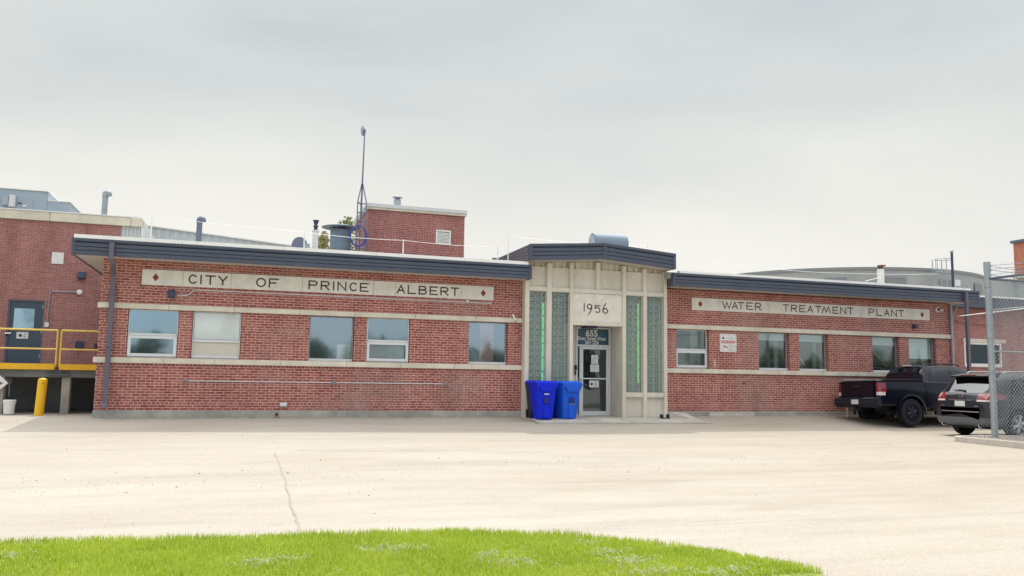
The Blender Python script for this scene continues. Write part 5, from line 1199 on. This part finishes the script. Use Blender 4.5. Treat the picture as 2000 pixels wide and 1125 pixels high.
def boolean_cut(bm, cutters):
    """subtract cylinders lying across the vehicle: (x, z, r)"""
    me = bpy.data.meshes.new('c'); bm.to_mesh(me); bm.free(); ob = bpy.data.objects.new('c', me); COL.objects.link(ob); cs = []
    for (x, z, r, y0, y1) in cutters:
        m2 = MB().lathe([(r, y0), (r, y1)], (x, 0, z), 'y', 40); cm = bpy.data.meshes.new('k'); cm.from_pydata(m2.v, [], m2.f)
        b2 = bmesh.new(); b2.from_mesh(cm); bmesh.ops.recalc_face_normals(b2, faces=b2.faces); b2.to_mesh(cm); b2.free()
        co = bpy.data.objects.new('k', cm); COL.objects.link(co); cs.append(co); md = ob.modifiers.new('b', 'BOOLEAN'); md.operation = 'DIFFERENCE'; md.object = co; md.solver = 'EXACT'
    dg = bpy.context.evaluated_depsgraph_get(); dg.update(); res = bpy.data.meshes.new_from_object(ob.evaluated_get(dg)); nb = bmesh.new(); nb.from_mesh(res)
    for c_ in cs+[ob]: bpy.data.objects.remove(c_)
    return nb
def wheel(parent, x, y, z, r, w, side, rim_mat, rr=.62, spokes=6, lug=True):
    """tyre + rim; side = -1 outward to -Y"""
    prof = [(r*.6, -w/2+.02), (r*.92, -w/2), (r*.985, -w/2+.03), (r, -w/4), (r, w/4), (r*.985, w/2-.03), (r*.92, w/2), (r*.6, w/2-.02)]
    mb = MB().lathe(prof, (x, y, z), 'y', 48)
    if lug:
        for k in range(36):
            a = 2*math.pi*k/36; ca_, sa_ = math.cos(a), math.sin(a); c_ = Vector((x+ca_*r*1.0, y, z+sa_*r*1.0)); t_ = Vector((-sa_, 0, ca_)); n_ = Vector((ca_, 0, sa_))
            for yy in (-w*.42, w*.12): mb.add([c_+t_*s1*.016+Vector((0, yy+s2*w*.3, 0))+n_*s3 for s3 in (-.02, .008) for s2 in (0, 1) for s1 in (-1, 1)], [(0, 2, 3, 1), (4, 5, 7, 6), (0, 1, 5, 4), (2, 6, 7, 3), (0, 4, 6, 2), (1, 3, 7, 5)])
    t = mb.build('wheel', 'tyre', parent, smooth=True)
    R_ = r*rr; yo = y+side*(w/2-.015)
    mb = MB(); s = side
    mb.lathe([(R_, -.03*s*-1), (R_*1.0, .005*s), (R_*.9, .012*s), (R_*.88, -.05*s)], (x, yo, z), 'y', 36, False)
    for k in range(spokes):
        a = 2*math.pi*k/spokes+.3
        for da in (-.13, .13):
            p0 = Vector((x, yo-.005*s, z)); p1 = Vector((x+math.cos(a+da)*R_*.9, yo-.0*s, z+math.sin(a+da)*R_*.9)); p0 = Vector((x+math.cos(a+da*.8)*R_*.2, yo+.012*s, z+math.sin(a+da*.8)*R_*.2)); mb.tube([p0, p1], [R_*.10, R_*.075], 6)
    mb.lathe([(R_*.28, -.02*s), (R_*.28, .015*s), (R_*.2, .025*s)], (x, yo, z), 'y', 20)
    mb.build('rim', rim_mat, t, smooth=True)
    MB().lathe([(R_*.86, -.06*s), (R_*.86, -.055*s)], (x, yo, z), 'y', 24).build('brake_disc', 'black', t)

# --- black pickup: x=0 tail, pointing +X, y centred
def truck(loc, rot):
    t = thing('pickup_truck', 'black lifted pickup truck parked against the brick wall, tail to the left', 'pickup truck', (0, 0, 0))
    W2 = .93; g = .0
    # lower body with bed
    def ring(w, zb, zt, tuck=.04, top=.02): return [(0, zb), (w*.86, zb), (w*.97, zb+.08), (w, (zb+zt)*.5), (w-.005, zt-.18), (w-tuck, zt-.02), (w-tuck-.03, zt), (0, zt+top)]
    zb, zt = .58, 1.33
    bm = loft([(.04, ring(W2-.07, zb+.04, zt-.01)), (.09, ring(W2-.035, zb, zt)), (.3, ring(W2-.01, zb, zt)), (1.25, ring(W2, zb, zt+.01)), (1.72, ring(W2, zb, zt+.01))], 3)
    bm = boolean_cut(bm, [(1.18, .40, .50, -2, -.55), (1.18, .40, .50, .55, 2)])
    tl = None
    for s in (-1, 1):
        ys = sorted((s*.76, s*1.0))
        take(bm, poly_planes([(ys[0], 1.0), (ys[1], 1.0), (ys[1], 1.27), (ys[0], 1.27)], 'x', [((.28, 0, 0), (-1, 0, 0))]), 'tail_light', 'red lens', t)
        take(bm, poly_planes([(ys[0], .90), (ys[1], .90), (ys[1], 1.0), (ys[0], 1.0)], 'x', [((.24, 0, 0), (-1, 0, 0))]), 'reversing_light', 'clear lens', t)
    take(bm, [((0, -.72, 0), (0, 1, 0)), ((0, .72, 0), (0, -1, 0)), ((0, 0, 1.355), (0, 0, 1)), ((.1, 0, 0), (1, 0, 0))] if 0 else [((0, -.78, 0), (0, 1, 0)), ((0, .78, 0), (0, -1, 0)), ((0, 0, 1.322), (0, 0, 1)), ((.10, 0, 0), (1, 0, 0))], 'bed_cover', 'tonneau', t)
    bm_obj(bm, 'bed', 'truck paint', t)
    bx(.005, .045, -.70, .70, .80, 1.30).build('tailgate', 'truck paint', t, bevel=.012)
    mb = bx(.0, .004, -.14, .14, 1.16, 1.21); mb.build('tailgate_handle', 'black', t)
    bx(.0, .12, -.70, .70, 1.332, 1.352).build('tailgate_trim', 'black', t, bevel=.006)
    bx(.13, .16, -.10, .62, 1.353, 1.362).build('cover_edge', 'hvac pale', t)
    MB().tube([(.18, .80, 1.35), (.22, .80, 1.41), (1.6, .80, 1.41), (1.65, .80, 1.36)], .018, 8).build('bed_rail', 'galvanised', t); MB().tube([(.18, -.80, 1.35), (.3, -.80, 1.375), (1.6, -.80, 1.375), (1.65, -.80, 1.35)], .012, 8).build('bed_rail', 'black', t)
    # cab: body side to front
    def cring(w, zb, belt, wr, zr): return [(0, zb), (w*.86, zb), (w*.97, zb+.08), (w, (zb+belt)*.5), (w-.01, belt-.1), (w-.045, belt), ((w+wr)/2-.02, (belt+zr)/2), (wr, zr-.07), (wr-.12, zr-.005), (0, zr+.03)]
    bm = loft([(1.735, cring(W2-.01, .50, 1.33, W2-.16, 1.36)), (1.80, cring(W2-.005, .48, 1.34, W2-.20, 1.62)), (1.98, cring(W2, .48, 1.34, W2-.225, 1.80)), (2.3, cring(W2, .48, 1.34, W2-.22, 1.84)), (3.1, cring(W2, .48, 1.33, W2-.22, 1.85)), (3.45, cring(W2, .48, 1.32, W2-.235, 1.81)), (3.95, cring(W2, .48, 1.30, W2-.19, 1.50)), (4.15, cring(W2, .48, 1.28, W2-.14, 1.30)), (4.9, cring(W2-.01, .5, 1.20, W2-.18, 1.24)), (5.2, cring(W2-.08, .52, 1.08, W2-.25, 1.14)), (5.33, cring(W2-.18, .58, .98, W2-.35, 1.02))], 5)
    bm = boolean_cut(bm, [(4.43, .40, .50, -2, -.55), (4.43, .40, .50, .55, 2)])
    take(bm, poly_planes([(-.76, 1.40), (.76, 1.40), (.66, 1.75), (-.66, 1.75)], 'x', [((2.0, 0, 0), (-1, 0, 0))]), 'rear_window', 'car glass', t)
    take(bm, poly_planes([(-.74, 1.36), (.74, 1.36), (.60, 1.75), (-.60, 1.75)], 'x', [((3.4, 0, 0), (1, 0, 0)), ((4.12, 0, 0), (-1, 0, 0))]), 'windscreen', 'car glass', t)
    for s in (-1, 1):
        side = [((0, s*.6, 0), (0, s, 0))]
        take(bm, poly_planes([(2.05, 1.39), (2.82, 1.38), (2.80, 1.74), (2.22, 1.74)], 'y', side), 'side_window', 'car glass', t)
        take(bm, poly_planes([(2.93, 1.38), (3.86, 1.36), (3.50, 1.72), (2.91, 1.74)], 'y', side), 'side_window', 'car glass', t)
        take(bm, poly_planes([(4.95, .86), (5.4, .86), (5.4, 1.06), (4.95, 1.06)], 'y', [((0, s*.45, 0), (0, s, 0))]), 'headlight', 'clear lens', t)
        bx(2.86, 3.02, *sorted((s*(W2-.004), s*(W2+.02))), 1.14, 1.18).build('door_handle', 'chrome' if s < 0 else 'black', t, bevel=.008); bx(3.85, 4.0, *sorted((s*(W2-.004), s*(W2+.02))), 1.14, 1.18).build('door_handle', 'black', t, bevel=.008)
        bx(3.72, 3.86, *sorted((s*(W2-.02), s*(W2+.22))), 1.30, 1.50).build('wing_mirror', 'black', t, bevel=.03)
        MB().tube([(2.05, s*.60, 1.83), (2.2, s*.60, 1.885), (3.3, s*.60, 1.885), (3.45, s*.60, 1.82)], .02, 6).build('roof_rail', 'black', t)
        for wxx in (1.18, 4.43):
            mb = MB(); n_ = 18; vs = []
            for i in range(n_+1):
                a = R(-8+196*i/n_)
                for rr_, dy in ((.49, .0), (.545, .0), (.545, .025), (.49, .035)): vs.append((wxx+math.cos(a)*rr_, s*(W2-.03+dy+.015*(dy > 0)), .40+math.sin(a)*rr_))
            mb.add(vs, [(i*4+j, i*4+(j+1) % 4, (i+1)*4+(j+1) % 4, (i+1)*4+j) for i in range(n_) for j in range(4)]+[(0, 1, 2, 3), (n_*4+3, n_*4+2, n_*4+1, n_*4)])
            mb.build('wheel_flare', 'truck paint', t, smooth=True)
        bx(1.95, 3.8, *sorted((s*(W2-.12), s*(W2+.04))), .44, .50).build('side_step', 'black', t, bevel=.02)
        bx(1.60, 1.63, *sorted((s*.66, s*.92)), .22, .62).build('mud_flap', 'black', t)
    bm_obj(bm, 'cab', 'truck paint', t)
    bx(1.93, 2.02, -.15, .15, 1.825, 1.865).build('brake_light', 'clear lens', t, bevel=.01)
    mb = MB().prism([(-.12, .62), (-.12, .80), (.06, .86), (.10, .62), (.0, .52)], 'y', -.93, .93); bp_ = mb.build('bumper', 'arch plastic', t, bevel=.03)
    bx(-.128, -.121, -.17, .13, .64, .78).build('number_plate', 'plate', t); bx(-.16, .1, -.06, .06, .44, .52).build('tow_hitch', 'black', t)
    bx(-.13, -.08, -.80, -.40, .80, .83).build('bumper_step', 'hvac pale' if 0 else 'dusty plastic', t)
    mb = bx(.3, 5.0, -.5, -.38, .45, .6); mb.box(.3, 5.0, .38, .5, .45, .6); mb.box(1.1, 1.26, -.75, .75, .33, .47); mb.box(4.35, 4.5, -.75, .75, .33, .47); mb.lathe([(.05, -.18), (.16, -.1), (.16, .1), (.05, .18)], (1.18, 0, .38), 'x', 14); mb.tube([(.4, -.45, .5), (1.6, -.5, .42)], .05, 8); mb.build('chassis', 'black', t)
    for s in (-1, 1):
        wheel(t, 1.18, s*.80, .40, .40, .27, s, 'dark rim', .55, 6); wheel(t, 4.43, s*.80, .40, .40, .27, s, 'dark rim', .55, 6)
    t.location = loc; t.rotation_euler = rot; return t
# --- dark crossover
def suv(loc, rot):
    t = thing('parked_suv', 'dark grey SUV parked behind the fence post, its rear to the left', 'SUV', (0, 0, 0))
    W2 = .94
    def rg_(w, zb, belt, wr, zr, tuck=.0): return [(0, zb), (w*.80, zb), (w*.96, zb+.10), (w, zb+.35), (w-.01, belt-.14), (w-.06, belt), ((w+wr)/2-.03, belt*.45+zr*.55), (wr, zr-.09), (wr-.14, zr-.02), (0, zr+.01)]
    st = [(0.0, rg_(.62, .42, .60, .55, .74)), (.03, rg_(.78, .36, .80, .68, .95)), (.09, rg_(.86, .32, .94, .73, 1.10)), (.18, rg_(.905, .30, 1.02, .72, 1.20)), (.32, rg_(.93, .29, 1.06, .69, 1.37)), (.46, rg_(.935, .28, 1.07, .665, 1.54)),
          (.54, rg_(.937, .28, 1.07, .655, 1.61)), (.8, rg_(W2, .27, 1.06, .655, 1.645)), (1.4, rg_(W2, .27, 1.05, .665, 1.69)), (2.3, rg_(W2, .27, 1.03, .665, 1.70)), (3.0, rg_(W2, .27, 1.01, .63, 1.64)), (3.75, rg_(W2, .27, .99, .62, 1.20)), (3.95, rg_(W2, .27, .97, .66, 1.05)), (4.45, rg_(.91, .29, .88, .64, .94)), (4.68, rg_(.80, .33, .76, .58, .80)), (4.78, rg_(.65, .38, .62, .5, .64))]
    bm = loft(st, 5)
    bm = boolean_cut(bm, [(.98, .36, .42, -2, -.55), (.98, .36, .42, .55, 2), (3.80, .36, .42, -2, -.55), (3.80, .36, .42, .55, 2)])
    back = [((.62, 0, 0), (-1, 0, 0))]
    take(bm, poly_planes([(-.58, 1.16), (.58, 1.16), (.66, 1.26), (.56, 1.54), (-.56, 1.54), (-.66, 1.26)], 'x', back), 'rear_window', 'bright glass', t)
    take(bm, poly_planes([(-2, .27), (2, .27), (2, .52), (-2, .52)], 'x', [((.42, 0, 0), (-1, 0, 0))]), 'bumper', 'dusty plastic', t)
    take(bm, poly_planes([(-.48, .76), (.48, .76), (.40, .97), (-.40, .97)], 'x', [((.2, 0, 0), (-1, 0, 0))]), 'plate_recess', 'arch plastic', t)
    for s in (-1, 1):
        sd = [((0, s*.5, 0), (0, s, 0))]
        take(bm, poly_planes([(-.01, .98), (.30, .97), (.66, 1.05), (.62, 1.10), (.28, 1.16), (-.01, 1.12)], 'y', sd), 'tail_light', 'red lens', t)
        take(bm, poly_planes([(-.01, .94), (.28, .93), (.30, .97), (-.01, .98)], 'y', sd), 'reversing_light', 'clear lens', t)
        sd = [((0, s*.55, 0), (0, s, 0))]
        take(bm, poly_planes([(.58, 1.14), (1.22, 1.10), (1.22, 1.52), (.78, 1.50)], 'y', sd), 'side_window', 'car glass', t)
        take(bm, poly_planes([(1.30, 1.10), (2.15, 1.08), (2.12, 1.56), (1.30, 1.54)], 'y', sd), 'side_window', 'car glass', t)
        take(bm, poly_planes([(2.24, 1.08), (3.30, 1.07), (2.86, 1.50), (2.22, 1.56)], 'y', sd), 'side_window', 'car glass', t)
        take(bm, poly_planes([(4.1, .70), (4.7, .66), (4.7, .82), (4.1, .92)], 'y', [((0, s*.45, 0), (0, s, 0))]), 'headlight', 'clear lens', t)
        MB().tube([(.9, s*.56, 1.665), (1.0, s*.56, 1.72), (2.5, s*.56, 1.74), (2.65, s*.56, 1.69)], .018, 6).build('roof_rail', 'hvac pale', t)
        for x in (1.75, 2.75): bx(x, x+.2, *sorted((s*(W2-.03), s*(W2+.025))), .93, .97).build('door_handle', 'chrome', t, bevel=.008)
        bx(3.0, 3.15, *sorted((s*(W2-.05), s*(W2+.18))), 1.05, 1.2).build('wing_mirror', 'suv paint', t, bevel=.03)
        MB().lathe([(.05, -.02), (.055, -.13), (.045, -.125), (.04, -.03)], (.16, s*.58, .33), 'x', 14).build('exhaust_tip', 'chrome', t)
        wheel(t, .98, s*.80, .36, .36, .235, s, 'silver rim', .70, 6, False); wheel(t, 3.80, s*.80, .36, .36, .235, s, 'silver rim', .70, 6, False)
    take(bm, poly_planes([(-.66, 1.06), (.66, 1.06), (.55, 1.54), (-.55, 1.54)], 'x', [((3.05, 0, 0), (1, 0, 0)), ((3.78, 0, 0), (-1, 0, 0))]), 'windscreen', 'car glass', t)
    bm_obj(bm, 'body', 'suv paint', t)
    MB().prism([(.30, 1.60), (.30, 1.575), (.62, 1.56), (.80, 1.64), (.75, 1.668)], 'y', -.60, .60).build('spoiler', 'black', t, bevel=.012)
    bx(.295, .40, -.22, .22, 1.603, 1.626).build('brake_light', 'red lens', t, bevel=.006)
    bx(.0, .02, -.16, .16, .80, .94).build('number_plate', 'plate', t, bevel=.004)
    bx(-.012, .035, -.60, .60, .655, .68).build('chrome_strip', 'chrome', t, bevel=.008); bx(.012, .05, -.36, .36, .955, .975).build('plate_trim', 'chrome', t, bevel=.004)
    mb = MB(); n_ = 22; cxm, czm = 0, 1.06; rr1, rr2 = .062, .05; xq = .055
    mb.add([(xq, cxm+rr1*math.cos(2*math.pi*i/n_), czm+rr1*.86*math.sin(2*math.pi*i/n_)) for i in range(n_)]+[(xq, cxm+rr2*math.cos(2*math.pi*i/n_), czm+rr2*.84*math.sin(2*math.pi*i/n_)) for i in range(n_)]+[(xq+.05, cxm+rr1*math.cos(2*math.pi*i/n_), czm+rr1*.86*math.sin(2*math.pi*i/n_)) for i in range(n_)], [(i, (i+1) % n_, n_+(i+1) % n_, n_+i) for i in range(n_)]+[(i, (i+1) % n_, 2*n_+(i+1) % n_, 2*n_+i) for i in range(n_)])
    mb.box(xq-.004, xq+.05, -.075, .075, czm-.012, czm+.012); mb.build('badge', 'chrome', t)
    for y0_ in (-.56, .50): 
        mb = MB()
        for k in range(4): mb.box(.0, .05, y0_+k*.03, y0_+k*.03+.018, .80, .83)
        mb.build('badge_letters', 'chrome', t)
    MB().tube([(.16, -.05, 1.20), (.17, .12, 1.225), (.17, .35, 1.22)], [.03, .016, .008], 6).build('rear_wiper', 'black', t)
    bx(.5, 4.3, -.6, .6, .22, .30).build('underside', 'black', t); MB().tube([(.12, -.5, .34), (.7, -.4, .30), (.7, .4, .30), (.12, .5, .34)], .06, 8).build('silencer', 'black', t)
    t.location = loc; t.rotation_euler = rot; return t
truck((18.0, -1.46, gz(18, -2.2)+.02), (R(-2.2), 0, 0))
suv((18.08, -5.13, gz(18, -5)+.0), (0, 0, 0))

# ------------------------------------------------------------------ trees
def leaf_cloud(mb, c, r, n, s, rn):
    for _ in range(n):
        while True:
            p = Vector((rn.uniform(-1, 1), rn.uniform(-1, 1), rn.uniform(-1, 1)))
            if p.length < 1: break
        p = Vector((p.x*r[0], p.y*r[1], p.z*r[2]))+Vector(c)
        a = Vector((rn.uniform(-1, 1), rn.uniform(-1, 1), rn.uniform(-1, 1))).normalized(); b = a.cross(Vector((rn.uniform(-1, 1), rn.uniform(-1, 1), .3))).normalized(); ss = s*rn.uniform(.6, 1.3)
        mb.add([p+a*ss, p+b*ss*.5, p-a*ss, p-b*ss*.5], [(0, 1, 2, 3)])
def tree(px, pyt, Y, w, lab, mat, seed):
    rn = random.Random(seed); top = onY(px, pyt, Y); x = top.x; H = top.z
    t = thing('poplar_tree', lab, 'tree', (x, Y, 0), 'trees behind the left roof')
    mb = MB().tube([(x, Y, 0), (x+.1, Y, H*.5), (x, Y, H*.95)], [.22, .13, .03], 8)
    cr_ = MB()
    for k in range(46):
        z = H*(.35+.62*k/45); rr_ = w*(1-((z/H-.55)/.5)**2*.8); a = k*2.4; e_ = Vector((x+math.cos(a)*rr_*.7, Y+math.sin(a)*rr_*.7, z+.35*w)); mb.tube([(x, Y, z-.4), tuple(e_)], [.04, .012], 5)
        leaf_cloud(cr_, e_, (w*.42, w*.42, w*.55), 75, .10, rn)
    leaf_cloud(cr_, (x, Y, H-.35), (w*.3, w*.3, .5), 90, .09, rn)
    mb.build('trunk', 'bark', t); cr_.build('crown', mat, t)
tree(632, 457, 34, .62, 'thin pale-leaved poplar top between the white flue and the exhaust cylinder', 'leaf gold', 1)
tree(677, 431, 38, .9, 'taller sparse poplar top just left of the mast', 'leaf pale', 2)
tree(722, 449, 36, .7, 'poplar top showing through the lattice mast', 'leaf gold', 4)
# wooded bank across the road, seen mirrored in the windows
mb = MB(); rn = random.Random(21)
for i in range(90):
    x = -70+i*2.1+rn.uniform(-1, 1); y = -82+rn.uniform(-6, 6); h = rn.uniform(4.6, 7.2)*(1.6 if i % 11 == 0 else 1)
    if i % 3 == 0:
        for k in range(7): leaf_cloud(mb, (x, y, h*(.12+.13*k)), (1.3*(1-k/7.5), 1.3*(1-k/7.5), h*.12), 60, .35, rn)
    else:
        for k in range(6): leaf_cloud(mb, (x+rn.uniform(-1.2, 1.2), y+rn.uniform(-1, 1), h*rn.uniform(.3, .85)), (1.4, 1.4, h*.22), 60, .38, rn)
setp(mb.build('wooded_bank', 'leaf dark'), 'distant line of dark trees across the road, mirrored in the windows', 'woodland', kind='stuff')
